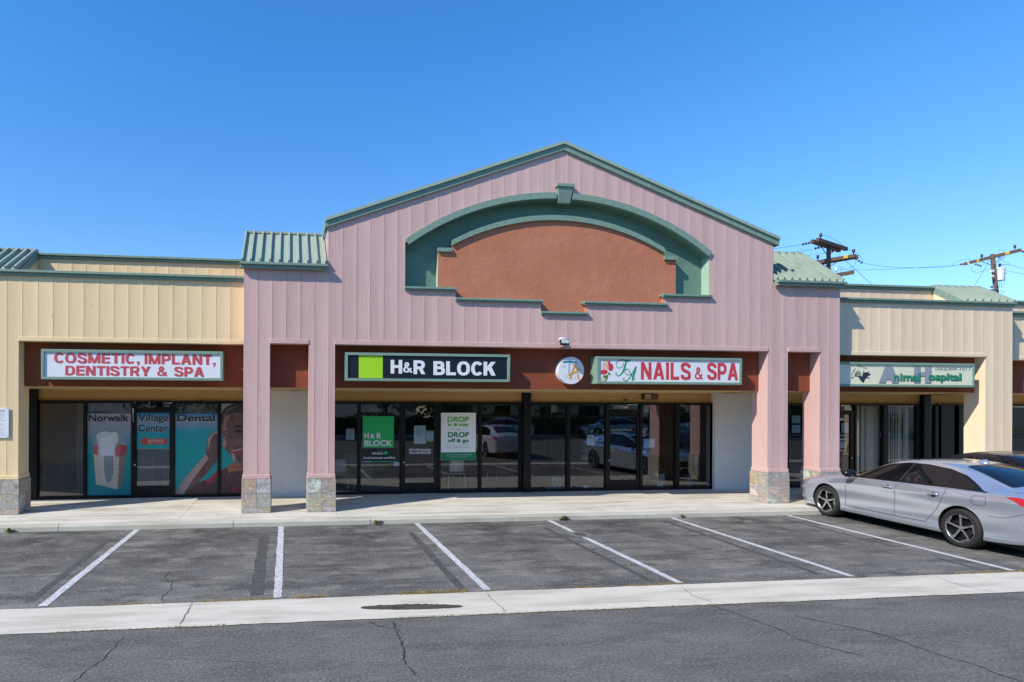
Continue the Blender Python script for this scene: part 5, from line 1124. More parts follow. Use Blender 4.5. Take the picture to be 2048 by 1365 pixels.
# ------------------------------------------------------------------ furniture inside
CHW = mat('off_white_plastic', (.62, .58, .56), .4); 
def chair(name, loc, rz, label):
    t = thing(name, loc, label, 'chair', 'chairs inside the tax office', rz, local=True)
    mb = MB(); n = 8
    for i in range(n):
        for j in range(8):
            def P(u, v): x = (u - .5) * .44 * (1 - .12 * v); return (x, -.20 - .06 * v - .05 * math.cos((u - .5) * PI) + .02, .50 + .36 * v - .02 * (2 * u - 1) ** 2 * v)
            mb.poly([P(i / n, j / 8), P((i + 1) / n, j / 8), P((i + 1) / n, (j + 1) / 8), P(i / n, (j + 1) / 8)])
    o = mb.build('backrest', CHW, t, smooth=True, local=True); s = o.modifiers.new('s', 'SOLIDIFY'); s.thickness = .015
    mb = MB(); mb.box(-.22, .22, -.22, .22, .44, .465); mb.build('seat', CHW, t, local=True, bevel=.012)
    for sx in (-1, 1):
        mb = MB(); mb.tube([(sx * .235, -.27, .0), (sx * .225, -.20, .44), (sx * .215, -.25, .60)], .011, 8); mb.build('leg', CHROME, t, local=True)
        mb = MB(); mb.tube([(sx * .235, .24, .0), (sx * .225, .22, .44)], .011, 8); mb.build('leg', CHROME, t, local=True)
    return t
a = at(910, 984, SFY + .45)[0]; chair('office_chair', (a, SFY + .52, .125), 0.02, 'off-white chair with chrome legs standing behind the tall white poster')
a = at(676, 984, SFY + .45)[0]; chair('office_chair', (a, SFY + .55, .125), 0.1, 'off-white chair half hidden behind the left pink column in the tax office')
t = thing('cafe_chair', (at(1000, 970, SFY + .8)[0], SFY + .85, .125), 'chrome tube chair with thin dark back seen side-on in the last tax office pane', 'chair', None, PI / 2 + .3, local=True)
for sx in (-1, 1):
    mb = MB(); mb.tube([(sx * .21, .26, 0), (sx * .21, .25, .38), (sx * .21, .20, .45), (sx * .21, .1, .47), (sx * .2, -.20, .46), (sx * .2, -.22, .52), (sx * .19, -.28, .86)], .011, 8); mb.build('side_frame', CHROME, t, local=True, smooth=True)
    mb = MB(); mb.tube([(sx * .21, -.32, 0), (sx * .2, -.18, .46)], .011, 8); mb.build('leg', CHROME, t, local=True)
mb = MB(); mb.box(-.2, .2, -.2, .2, .465, .485); mb.build('seat', POSB, t, local=True); mb = MB(); mb.box(-.19, .19, -.29, -.27, .6, .86); mb.build('backrest', POSB, t, local=True)
# green welcome panel further inside
Y = SFY + 1.3; x0, x1, z0, z1 = rect(684, 908, 745, 966, Y); t = thing('welcome_panel', ((x0 + x1) / 2, Y, z0), 'green counter panel with a grey welcome word inside the tax office', 'counter')
mb = MB(); mb.box(x0, x1, Y, Y + .5, .126, z1); mb.build('panel', mat('counter_green', (.02, .22, .07), .5), t); words(t, [('welcome', 712, 936, 747 - 2, 942)], LGREY, Y=Y - .003)
# salon bins and gate
PLW = mat('white_bucket_plastic', (.60, .63, .66), .45)
def bin_(px0, py0, px1, py1, Y, label, rz=0):
    x0, x1, z0, z1 = rect(px0, py0, px1, py1, Y); cx = (x0 + x1) / 2; w = (x1 - x0) / 2; z0 = .126; t = thing('plastic_bin', (cx, Y, z0), label, 'bin', 'white bins inside the salon window')
    mb = MB(); vs = [(cx + sx * w * k, Y + .16 + sy * w * .8 * k, z) for z, k in ((z0, .82), (z1, 1.0)) for sy in (-1, 1) for sx in (-1, 1)]; mb.mesh(vs, [(0, 1, 3, 2), (0, 1, 5, 4), (1, 3, 7, 5), (3, 2, 6, 7), (2, 0, 4, 6)]); mb.build('tub', PLW, t)
    mb = MB(); mb.box(cx - w * 1.03, cx + w * 1.03, Y + .16 - w * .84, Y + .16 + w * .84, z1 - .025, z1); mb.build('rim', PLW, t, bevel=.006)
bin_(1105.5, 956, 1127.7, 977, SFY + .2, 'white square bin at the bottom of the first salon pane'); bin_(1316, 950, 1333, 972, SFY + .25, 'white square bin behind the pane right of the salon door'); bin_(1378, 952, 1394, 968, SFY + .5, 'white square bin at the bottom of the last salon pane')
GATE = mat('dark_gate_steel', (.035, .035, .038), .5, .5)
t = thing('folding_gate', (8.7, SFY + .13, .126), 'black folding security gate drawn across the inside of the salon windows', 'gate'); Y = SFY + .14
xa, xb = X_(1060), X_(1423); pitch = .165; n = int((xb - xa) / pitch); mb = MB()
for i in range(n + 1): x = xa + i * pitch; mb.box(x - .0045, x + .0045, Y - .006, Y + .006, .15, 2.43)
mb.build('upright_bars', GATE, t); mb = MB()
for z0 in (.35, 1.15, 1.95):
    for i in range(n):
        x = xa + i * pitch; s = .15 if i % 2 == 0 else -.15
        mb.tube([(x, Y - .008, z0 + s), (x + pitch, Y - .008, z0 - s)], .005, 4); mb.tube([(x, Y + .008, z0 - s), (x + pitch, Y + .008, z0 + s)], .005, 4)
mb.build('scissor_lattice', GATE, t)
x, z = at(1371, 964, SFY + .6); t = thing('altar_shelf', (x, SFY + .7, .126), 'small red and gold altar box on the floor behind the last salon pane', 'altar'); mb = MB(); mb.box(x - .2, x + .2, SFY + .6, SFY + .8, .126, .22); mb.build('base', mat('altar_wood_red', (.28, .03, .02), .5), t); mb = MB(); mb.lathe([(.03, 0), (.035, .06), (.02, .12), (0, .13)], (x + .02, SFY + .68, .221), 'z', 14); mb.build('red_lamp', mat('red_lamp_glass', (.7, .02, .02), .3), t); mb = MB(); mb.box(x - .16, x - .05, SFY + .62, SFY + .7, .221, .27); mb.build('gold_tray', mat('gold_paint', (.55, .33, .08), .4, .6), t)
# ------------------------------------------------------------------ cars
from mathutils.geometry import delaunay_2d_cdt
ST = [ # x, W, zb, zs, Wb, zr, Wr, zt
 (2.43, .56, .24, .56, .53, .58, .40, .60), (2.40, .69, .19, .62, .65, .65, .50, .67), (2.30, .82, .175, .69, .76, .73, .60, .755), (2.05, .90, .17, .765, .825, .81, .66, .835),
 (1.5, .928, .17, .855, .85, .90, .68, .922), (1.12, .928, .17, .905, .855, .95, .70, .972), (.95, .928, .17, .92, .85, .985, .70, 1.01), (.60, .928, .17, .935, .848, 1.15, .645, 1.185),
 (.20, .928, .17, .945, .845, 1.31, .60, 1.355), (-.10, .928, .17, .952, .843, 1.372, .585, 1.425), (-.50, .928, .17, .962, .842, 1.388, .58, 1.448), (-.90, .928, .17, .972, .84, 1.352, .575, 1.418),
 (-1.30, .93, .17, .985, .835, 1.262, .578, 1.335), (-1.70, .925, .18, 1.0, .82, 1.135, .60, 1.20), (-1.95, .915, .20, 1.008, .80, 1.06, .64, 1.105), (-2.15, .895, .22, 1.008, .775, 1.04, .66, 1.078),
 (-2.30, .865, .25, .995, .745, 1.03, .65, 1.062), (-2.40, .80, .29, .93, .70, .955, .60, .975), (-2.45, .70, .33, .76, .64, .775, .5, .785)]
def interp(x):
    xs = [s[0] for s in ST]
    for i in range(len(xs) - 1):
        if xs[i] >= x >= xs[i + 1]: break
    a, b = ST[i], ST[i + 1]; h = b[0] - a[0]; t = (x - a[0]) / h
    def sl(j, k):
        if j <= 0 or j >= len(ST) - 1: p, q = (ST[0], ST[1]) if j <= 0 else (ST[-2], ST[-1])
        else: p, q = ST[j - 1], ST[j + 1]
        return (q[k] - p[k]) / (q[0] - p[0])
    out = []
    for k in range(1, 8):
        m0, m1 = sl(i, k) * h, sl(i + 1, k) * h
        out.append((2 * t**3 - 3 * t**2 + 1) * a[k] + (t**3 - 2 * t**2 + t) * m0 + (-2 * t**3 + 3 * t**2) * b[k] + (t**3 - t**2) * m1)
    return out
def section(x, sub=4):
    W, zb, zs, Wb, zr, Wr, zt = interp(x)
    zm = zb + (zs - zb) * .42
    P = [(0, zb), (W * .55, zb), (W * .90, zb + .01), (W * .962, zb + .055), (W * .975, zb + .13), (W * .990, zm - .06), (W * .984, zm + (zs - zm) * .40), (W * 1.0, zs - .135), (W * .992, zs - .115), (Wb + (W - Wb) * .40, zs - .012),
         (Wb * .985, zs + .012), (Wb * .55 + Wr * .45, zs * .55 + zr * .45 + .004), (Wr * 1.02, zr - .02), (Wr * .95, zr + (zt - zr) * .22), (Wr * .72, zr + (zt - zr) * .66), (Wr * .38, zr + (zt - zr) * .93), (0, zt)]
    out = []; n = len(P)
    V = [Vector(p) for p in P]
    for i in range(n - 1):
        a = V[i - 1] if i > 0 else Vector((-V[1].x, V[1].y)); b, c = V[i], V[i + 1]; d = V[i + 2] if i + 2 < n else Vector((-V[n - 2].x, V[n - 2].y))
        for k in range(sub):
            t = k / sub; out.append(0.5 * ((2 * b) + (c - a) * t + (2 * a - 5 * b + 4 * c - d) * t * t + (3 * b - a - 3 * c + d) * t ** 3))
    out.append(V[-1]); return out
def body_mesh():
    N = 96; xs = []
    for i in range(N + 1):
        u = i / N; xs.append(2.43 - 4.88 * (u - .12 * math.sin(2 * PI * u) / (2 * PI) * 1.0))
    xs = [min(2.43, max(-2.45, x)) for x in xs]
    vs, fs, rings = [], [], []
    for x in xs:
        sec = section(x); ring = [(x, p.x, p.y) for p in sec] + [(x, -p.x, p.y) for p in sec[-2:0:-1]]
        rings.append((len(vs), len(ring))); vs += ring
    for (a, n), (b, _) in zip(rings, rings[1:]):
        for k in range(n): fs.append((a + k, b + k, b + (k + 1) % n, a + (k + 1) % n))
    a, n = rings[0]; fs.append(tuple(range(a, a + n))); a, n = rings[-1]; fs.append(tuple(range(a + n - 1, a - 1, -1)))
    return vs, fs
CARV, CARF = body_mesh()
BVH = BVHTree.FromPolygons([Vector(v) for v in CARV], CARF)
FAX, RAX, TR = 1.50, -1.33, .335
WELL = mat('wheel_well_black', (.008, .008, .009), .8)
def car_paint(name, col, metal, rough):
    k = NT(name); b = k.b; b.inputs['Metallic'].default_value = metal; b.inputs['Roughness'].default_value = rough; b.inputs['Coat Weight'].default_value = 1; b.inputs['Coat Roughness'].default_value = .02
    v = k.coord(True); fl = k.noise(v, 900, 2, .5); k.base(k.ramp(fl, [(.3, tuple(c * .94 for c in col)), (.7, tuple(min(1, c * 1.06) for c in col))]))
    b.inputs['Base Color']; return k.m
GLASSK = NT('tinted_car_glass'); GLASSK.base((.006, .007, .008)); GLASSK.b.inputs['Roughness'].default_value = .02; GLASSK.b.inputs['Specular IOR Level'].default_value = .6; GLASSK = GLASSK.m
RUBB = mat('tyre_rubber', (.016, .016, .017), .75, var=.2, vscale=20, obj=True); GBLK = mat('gloss_black_trim', (.008, .008, .009), .15); RIMS = mat('machined_rim_face', (.60, .61, .63), .25, .9); RIMD = mat('dark_rim_pocket', (.018, .018, .02), .35, .3)
SEAM = mat('panel_gap', (.03, .032, .034), .8); TAILR = mat('tail_lamp_red', (.45, .008, .012), .08, coat=1.0); HEADL = mat('head_lamp_glass', (.35, .37, .40), .08, .3, coat=1.0); AMB = mat('amber_reflector', (.75, .20, .01), .2)
_body = {}
def cut_body():
    if 'm' in _body: return _body['m']
    me = bpy.data.meshes.new('body'); me.from_pydata(CARV, [], CARF); me.materials.append(GALV); me.materials.append(WELL)
    bm = bmesh.new(); bm.from_mesh(me); bmesh.ops.remove_doubles(bm, verts=bm.verts, dist=1e-5); bmesh.ops.recalc_face_normals(bm, faces=bm.faces); bm.to_mesh(me); bm.free()
    ob = bpy.data.objects.new('body_tmp', me); COL.objects.link(ob)
    mb = MB()
    for X in (FAX, RAX):
        for s in (-1, 1):
            prof = [(.372, .52), (.372, .86), (.378, 1.1)]
            mb.lathe([(r, s * h) for r, h in prof], (X, 0, .345), 'y', 48)
    cu = mb.build('cutter', WELL, local=True, origin=(0, 0, 0)); cu.location = (0, 0, 0)
    cu.data.materials.clear(); cu.data.materials.append(GALV); cu.data.materials.append(WELL)
    for p in cu.data.polygons: p.material_index = 1
    m = ob.modifiers.new('b', 'BOOLEAN'); m.operation = 'DIFFERENCE'; m.object = cu; m.solver = 'EXACT'
    dg = bpy.context.evaluated_depsgraph_get(); dg.update(); r = bpy.data.meshes.new_from_object(ob.evaluated_get(dg))
    bpy.data.objects.remove(ob); bpy.data.objects.remove(cu)
    for p in r.polygons: p.use_smooth = True
    try: r.set_sharp_from_angle(angle=math.radians(38))
    except Exception: pass
    _body['m'] = r; return r
def project(pts, kind, eps=.004, ybase=1):
    out = []
    for (a, b) in pts:
        if kind == 'side': o, d = Vector((a, 2 * ybase, b)), Vector((0, -ybase, 0))
        elif kind == 'top': o, d = Vector((a, b, 3)), Vector((0, 0, -1))
        loc, nrm, idx, dist = BVH.ray_cast(o, d)
        if loc is None: loc, nrm, idx, dist = BVH.find_nearest(Vector((a, ybase * .9, b)) if kind == 'side' else Vector((a, b, 1.2)))
        if nrm.dot(d) > 0: nrm = -nrm
        out.append(tuple(loc + nrm * eps))
    return out
def patch(mb, outline, kind, eps=.004, s=1, step=.06, smooth_corners=0):
    P = [Vector(p) for p in outline]; bd = []
    for i in range(len(P)):
        a, b = P[i], P[(i + 1) % len(P)]; n = max(1, int((b - a).length / step))
        for k in range(n): bd.append(a.lerp(b, k / n))
    nb = len(bd); inner = []; x0 = min(p.x for p in bd); x1 = max(p.x for p in bd); y0 = min(p.y for p in bd); y1 = max(p.y for p in bd)
    x = x0 + step / 2
    while x < x1:
        y = y0 + step / 2
        while y < y1: inner.append(Vector((x, y))); y += step
        x += step
    r = delaunay_2d_cdt(bd + inner, [(i, (i + 1) % nb) for i in range(nb)], [], 1, 1e-6)
    vs = project([(v.x, v.y) for v in r[0]], kind, eps, s); mb.mesh(vs, [tuple(f) for f in r[2]])
def round_poly(pts, r=.03, n=4):
    P = [Vector(p) for p in pts]; out = []
    for i in range(len(P)):
        a, b, c = P[i - 1], P[i], P[(i + 1) % len(P)]; u = (a - b); v = (c - b); rr = min(r, u.length * .45, v.length * .45); p, q = b + u.normalized() * rr, b + v.normalized() * rr
        for k in range(n + 1): t = k / n; out.append(p * (1 - t) ** 2 + b * 2 * t * (1 - t) + q * t * t)
    return [tuple(p) for p in out]
def strip(mb, pts, w, s=1, eps=.003, kind='side'):
    P = [Vector(p) for p in pts]; out = []
    for i in range(len(P) - 1):
        a, b, c, d = P[max(i - 1, 0)], P[i], P[i + 1], P[min(i + 2, len(P) - 1)]; n = max(3, int((c - b).length / .05))
        for k in range(n): t = k / n; out.append(0.5 * ((2 * b) + (c - a) * t + (2 * a - 5 * b + 4 * c - d) * t * t + (3 * b - a - 3 * c + d) * t ** 3))
    out.append(P[-1]); L, R = [], []
    for i, p in enumerate(out):
        d = (out[min(i + 1, len(out) - 1)] - out[max(i - 1, 0)]).normalized(); nr = Vector((-d.y, d.x)) * w / 2; L.append(tuple(p + nr)); R.append(tuple(p - nr))
    A, B = project(L, kind, eps, s), project(R, kind, eps, s)
    for i in range(len(A) - 1): mb.poly([A[i], B[i], B[i + 1], A[i + 1]])
def make_wheel(root, X, s):
    """s=+1 left side of the car"""
    w = thing_child('wheel', root); c = (X, s * .81, TR)
    mb = MB(); hw = .115
    prof = [(.245, -hw + .01), (.262, -hw), (.300, -hw - .004), (.322, -hw + .012), (.334, -hw + .035), (.336, 0), (.334, hw - .035), (.322, hw - .012), (.300, hw + .004), (.262, hw), (.245, hw - .01)]
    for g in (-.05, 0, .05): pass
    mb.lathe(prof, c, 'y', 48)
    for f_ in list(range(len(mb.f) - 2, len(mb.f))): pass
    mb.f, mb.mi, mb.col = mb.f[:-2], mb.mi[:-2], mb.col[:-2]
    mb.build('tyre', RUBB, w, smooth=True, local=True)
    mb = MB(); o = s * (hw - .012); ih = s
    prof = [(.250, o), (.243, o), (.236, o - ih * .012), (.228, o - ih * .09), (.10, o - ih * .10), (.0, o - ih * .10)]
    mb.cur = 1; mb.lathe(prof, c, 'y', 48, caps=False)
    mb.cur = 0; mb.lathe([(.250, o + ih * .001), (.240, o + ih * .003), (.233, o - ih * .006)], c, 'y', 48, caps=False)
    # five swept spokes: a straight blade that hooks round the rim
    for k in range(5):
        a0 = 2 * PI * k / 5 + .3
        def pol(r, a, dy): return (c[0] + r * math.cos(a0 + s * a), c[1] + o - ih * dy, c[2] + r * math.sin(a0 + s * a))
        A = [(.035, -.55), (.10, -.20), (.17, -.115), (.232, -.10)]; B = [(.035, .55), (.10, .13), (.165, .06), (.200, .10), (.212, .55), (.232, .60)]
        front = [pol(r, a, .018 if r < .2 else .006) for r, a in A] + [pol(r, a, .018 if r < .2 else .006) for r, a in B[::-1]]
        back = [(p[0], p[1] - ih * .045, p[2]) for p in front]; n = len(front)
        mb.cur = 0; mb.mesh(front, [(0, 1, n - 2 - 0 - 0, n - 1)] if False else [tuple(t) for t in tri2([(p[0], p[2]) for p in front])])
        mb.cur = 1; mb.mesh(front + back, [(i, (i + 1) % n, (i + 1) % n + n, i + n) for i in range(n)])
    mb.cur = 0; mb.lathe([(.034, o - ih * .022), (.030, o - ih * .008), (.0, o - ih * .006)], c, 'y', 20)
    mb.build('rim', [RIMS, RIMD], w, local=True)
    mb = MB(); mb.lathe([(.155, o - ih * .085), (.155, o - ih * .075), (.05, o - ih * .075)], c, 'y', 32, caps=False); mb.build('brake_disc', RIMD, w, local=True)
    return w
def tri2(pts):
    from mathutils.geometry import tessellate_polygon
    return tessellate_polygon([[Vector((x, z, 0)) for x, z in pts]])
def thing_child(name, root):
    o = bpy.data.objects.new(name, None); COL.objects.link(o); o.parent = root; ORG[o.name] = (0, 0, 0); o.empty_display_size = .1; return o
DLO_TOP = [(.93, .975), (.62, 1.135), (.25, 1.275), (-.10, 1.335), (-.50, 1.342), (-.90, 1.300), (-1.20, 1.215), (-1.40, 1.115), (-1.58, 1.022)]
def dlo(x):
    for a, b in zip(DLO_TOP, DLO_TOP[1:]):
        if a[0] >= x >= b[0]: t = (x - a[0]) / (b[0] - a[0]); return a[1] + (b[1] - a[1]) * t
    return 1.0
belt = lambda x: .958 + (.93 - x) * .022
def window_outline(xa, xb, sa=0.0, sb=0.0, inset=.022):
    """xa front, xb rear at the belt; sa, sb lean of the edges per unit height (rearwards)"""
    top = []; n = 14
    xta = xa - sa * (dlo(xa - sa * .33) - belt(xa)); xtb = xb - sb * (dlo(xb - sb * .33) - belt(xb))
    for i in range(n + 1): x = xta + (xtb - xta) * i / n; top.append((x, dlo(x) - inset))
    return [(xa, belt(xa) + .012)] + [p for p in top if p[1] > belt(p[0]) + .02] + [(xb, belt(xb) + .012)]
def make_car(name, loc, rz, paint, label, cat='car', zs=1.0, group=None):
    root = thing(name, loc, label, cat, group, rz, local=True); root.scale = (1, 1, zs)
    me = cut_body().copy(); me.materials[0] = paint
    bo = bpy.data.objects.new('body', me); COL.objects.link(bo); bo.parent = root; ORG[bo.name] = (0, 0, 0)
    mb = MB(); mb.box(-2.1, 2.1, -.70, .70, .14, .19); mb.build('underbody', WELL, root, local=True)
    for s in (1, -1):
        # black surround then the three panes
        mb = MB(); sur = [(.99, belt(.99) - .004)] + [(x, z + .006) for x, z in DLO_TOP] + [(-1.66, 1.006)]; patch(mb, sur, 'side', .0025, s); mb.build('window_surround', GBLK, root, local=True, smooth=True)
        for (xa, xb, sa, sb, r) in ((.86, -.09, 1.9, .30, .02), (-.165, -1.02, .30, -.05, .03), (-1.075, -1.47, -.05, .9, .02)):
            mb = MB(); patch(mb, round_poly(window_outline(xa, xb, sa if sa < 1 else 0, sb), r) if sa < 1 else window_outline(xa, xb, 0, sb), 'side', .0055, s); mb.build('side_window', GLASSK, root, local=True, smooth=True)
        mb = MB(); strip(mb, [(-.128, belt(-.12) + .01), (-.175, 1.15), (-.235, 1.325)], .010, s, .008); mb.build('pillar_strip', CHROME, root, local=True)
        mb = MB(); strip(mb, [(1.02, belt(1.0) - .012), (.3, belt(.3) - .010), (-.6, belt(-.6) - .008), (-1.2, belt(-1.2) - .005), (-1.70, 1.0)], .012, s, .006); mb.build('belt_moulding', GBLK, root, local=True)
        mb = MB()
        for line in ([(1.03, .93), (1.00, .80), (.985, .5), (.99, .33)], [(-.125, .955), (-.13, .7), (-.12, .5), (-.115, .33)], [(-1.055, .975), (-1.06, .90), (-1.0, .74), (-.90, .55), (-.78, .40), (-.72, .33)], [(.99, .325), (.3, .322), (-.3, .322), (-.72, .328)], [(1.03, .93), (1.2, .965), (1.5, .945)]): strip(mb, line, .007, s)
        fd = round_poly([(-1.52, .93), (-1.52, .78), (-1.74, .785), (-1.74, .935)], .05); strip(mb, fd + [fd[0]], .006, s) if s > 0 else None
        strip(mb, [(-1.76, .63), (-2.0, .64), (-2.2, .72), (-2.36, .80)], .006, s); mb.build('panel_gap', SEAM, root, local=True)
        for X in (.02, -.88):
            p = project([(X, .845)], 'side', .0, s)[0]; Y = p[1]; h = MB()
            h.tube([(X + .11, Y - s * .005, .855), (X + .08, Y + s * .026, .857), (X, Y + s * .034, .860), (X - .08, Y + s * .030, .862), (X - .12, Y - s * .004, .862)], [.012, .017, .018, .017, .012], 10); h.build('door_handle', paint, root, smooth=True, local=True)
            h = MB(); h.lathe([(.045, 0), (.04, s * .001), (0, s * .0012)], (X - .0, Y + s * .0035, .845), 'y', 16); h.build('handle_recess', GBLK, root, local=True)
        # mirror: painted cap over a black shell on a short arm
        m = MB(); prof = [(0, -.14), (.045, -.13), (.07, -.08), (.08, 0), (.072, .07), (.045, .115), (0, .125)]
        vs0 = len(m.v); m.lathe([(r, s * h) for r, h in prof], (.80, s * 1.01, 1.025), 'y', 20); m.v = [(.80 + (x - .80) * 1.05, y, z if z < 1.02 else z) for x, y, z in m.v]; mir = m.build('mirror', [GBLK], root, smooth=True, local=True)
        m = MB(); m.tube([(.83, s * .85, .965), (.82, s * .90, .985), (.81, s * .95, 1.0)], .026, 8); m.build('mirror_arm', GBLK, mir, local=True)
        tl = MB(); patch(tl, [(-1.99, .972), (-2.12, .985), (-2.30, .975), (-2.385, .955), (-2.405, .90), (-2.40, .82), (-2.33, .825), (-2.25, .86), (-2.10, .935)], 'side', .006, s, .04); tl.build('tail_light', TAILR, root, smooth=True, local=True)
        hl = MB(); patch(hl, [(2.02, .745), (2.2, .735), (2.34, .71), (2.38, .66), (2.36, .63), (2.22, .66), (2.08, .705)], 'side', .005, s, .04); hlo = hl.build('headlight', HEADL, root, smooth=True, local=True)
        am = MB(); patch(am, [(2.03, .738), (2.12, .735), (2.13, .70), (2.08, .705)], 'side', .009, s, .03); am.build('side_marker', AMB, hlo, local=True)
        for X in (FAX, RAX): make_wheel(root, X, s)
        rr = MB(); strip(rr, [(-2.25, .56), (-2.36, .565), (-2.42, .57)], .03, s, .005); rr.build('rear_reflector', TAILR, root, local=True)
    mb = MB(); patch(mb, round_poly([(-1.03, .47), (-1.03, -.47), (-1.86, -.585), (-1.86, .585)], .06), 'top', .005); mb.build('rear_window', GLASSK, root, smooth=True, local=True)
    mb = MB(); patch(mb, round_poly([(.28, .52), (.28, -.52), (.93, -.66), (.93, .66)], .05), 'top', .005); mb.build('windscreen', GLASSK, root, smooth=True, local=True)
    mb = MB(); patch(mb, round_poly([(.12, .40), (.12, -.40), (-.32, -.40), (-.32, .40)], .05), 'top', .003); mb.build('sunroof', GLASSK, root, smooth=True, local=True)
    mb = MB()
    for s in (1, -1): strip(mb, [(.98, s * .70), (.6, s * .62)], .004, 1, .002, 'top') if False else None
    strip(mb, [(1.03, .80), (1.6, .72), (2.1, .60), (2.3, .35), (2.33, 0), (2.3, -.35), (2.1, -.60), (1.6, -.72), (1.03, -.80)], .007, 1, .003, 'top'); strip(mb, [(-1.95, .66), (-2.1, .62), (-2.29, .60), (-2.31, 0), (-2.29, -.60), (-2.1, -.62), (-1.95, -.66)], .006, 1, .003, 'top'); mb.build('lid_gap', SEAM, root, local=True)
    mb = MB(); b = project([(-.86, 0)], 'top', 0)[0][2]; vs = [(-.72, 0, b - .01), (-.80, .018, b + .02), (-.80, -.018, b + .02), (-.90, .016, b + .055), (-.90, -.016, b + .055), (-.955, 0, b + .06), (-.97, .024, b - .02), (-.97, -.024, b - .02), (-.78, .026, b - .01), (-.78, -.026, b - .01)]
    mb.mesh(vs, [(0, 1, 2), (1, 3, 4, 2), (3, 5, 4), (3, 6, 5), (4, 5, 7), (5, 6, 7), (1, 8, 6, 3), (2, 4, 7, 9), (0, 8, 1), (0, 2, 9)]); mb.build('aerial_fin', paint, root, smooth=True, local=True)
    # grille and lower intake
    for (z0, z1, w, nm) in ((.42, .60, .42, 'grille'), (.24, .36, .55, 'lower_intake')):
        mb = MB(); ys = [-w + 2 * w * i / 16 for i in range(17)]; pts = []
        for y in ys:
            row = []
            for z in (z0, (z0 + z1) / 2, z1):
                l, n_, i_, d_ = BVH.ray_cast(Vector((4, y, z)), Vector((-1, 0, 0))); row.append((l.x + .006, y, z) if l else (2.3, y, z))
            pts.append(row)
        for i in range(16):
            for j in range(2): mb.poly([pts[i][j], pts[i + 1][j], pts[i + 1][j + 1], pts[i][j + 1]])
        mb.build(nm, GBLK, root, local=True)
    return root
SILVER = car_paint('silver_blue_metallic_paint', (.57, .62, .70), .70, .16); BLACKP = car_paint('black_car_paint', (.006, .006, .007), .0, .25); WHITEP = car_paint('white_car_paint', (.62, .63, .65), .0, .3); DARKP = car_paint('dark_grey_car_paint', (.05, .055, .065), .6, .3)
RZ = math.radians(90 - 5.28); fw = Vector((math.cos(RZ), math.sin(RZ)))
RAXW = Vector((12.376, 8.737)); o = RAXW - fw * RAX
car1 = make_car('parked_car', (o.x, o.y, .004), RZ, SILVER, 'silver grey sedan with black and silver wheels parked nose-in by the right pink columns')
car2 = make_car('parked_car', (14.5, 10.62, .004), math.radians(89), BLACKP, 'black car parked nose-in beyond the silver grey sedan, only its roof showing', zs=1.055)
# cars of the street side, seen mirrored in the shop windows
car3 = make_car('parked_car', (9.75, 2.6, .0), math.radians(-91), WHITEP, 'white car standing in the drive lane, mirrored in the tax office glass')
def cc(src, name_label, loc, rz):
    c = copy_tree(src); c.location = loc; c.rotation_euler = (0, 0, rz); c['label'] = name_label; return c
cc(car3, 'white car on the far street side, mirrored in the last salon pane', (31.4, -10.4, 0), 0.02); cc(car1, 'silver car on the far street side, mirrored in the salon door', (23.2, -10.4, 0), PI); cc(car3, 'white car on the far street side, mirrored in the last tax office pane', (14.6, -10.4, 0), PI)
# ------------------------------------------------------------------ utility poles behind the shops
WOOD = mat('weathered_pole_wood', (.115, .075, .052), .9, var=.35, vscale=6, stretch=(4, 4, .5), bump=.4, bscale=30); INSU = mat('dark_brown_porcelain', (.035, .022, .03), .3); WIRE = mat('cable_grey', (.05, .055, .06), .6); YEL = mat('yellow_pole_tag', (.62, .36, .03), .6); WCER = mat('white_porcelain', (.75, .76, .78), .35); TANK = mat('pale_grey_tank_paint', (.66, .68, .70), .5, var=.06, vscale=4)
D1 = 40.0
def pt(px, py, Y): X, Z = at(px, py, Y); return Vector((X, Y, Z))
def insul(mb, p, d, n=3, r=.085, sp=.16):
    d = d.normalized()
    for i in range(n):
        q = p + d * (sp * i); a = d * .05; mb.tube([q - a, q - a * .2, q + a * .6, q + a], [.03, r, r * .9, .03], 10)
def pin(mb, p): mb.tube([p, p + Vector((0, 0, .12)), p + Vector((0, 0, .16)), p + Vector((0, 0, .24)), p + Vector((0, 0, .36)), p + Vector((0, 0, .40))], [.03, .04, .10, .085, .10, .05], 10)
def beam(mb, a, b, h=.13, w=.10):
    d = (b - a); side = Vector((-d.y, d.x, 0)).normalized() * w; up_ = Vector((0, 0, h)); vs = [p + s * side + u * up_ for p in (a, b) for s in (-1, 1) for u in (-1, 1)]
    mb.mesh(vs, [(0, 1, 3, 2), (4, 6, 7, 5), (0, 4, 5, 1), (2, 3, 7, 6), (0, 2, 6, 4), (1, 5, 7, 3)])
def pxz(f_, x, y, Y): return pt(*f_(x, y), Y)
Z1 = Zm(11.376, 1590, 460)
top = pxz(Z1, 768, 340, D1); base = Vector((top.x - .12, D1, 0))
p1 = thing('utility_pole', (base.x, D1, 0), 'wooden utility pole with two pairs of crossarms rising behind the right green roof', 'utility pole', 'wooden utility poles behind the shops')
mb = MB(); mb.tube([base, Vector((top.x - .1, D1, 6)), top], [.19, .165, .135], 14); mb.build('pole', WOOD, p1, smooth=True)
def arm_pts(f_, xa, ya, xb, yb, dya, dyb): return pxz(f_, xa, ya, D1 + dya), pxz(f_, xb, yb, D1 + dyb)
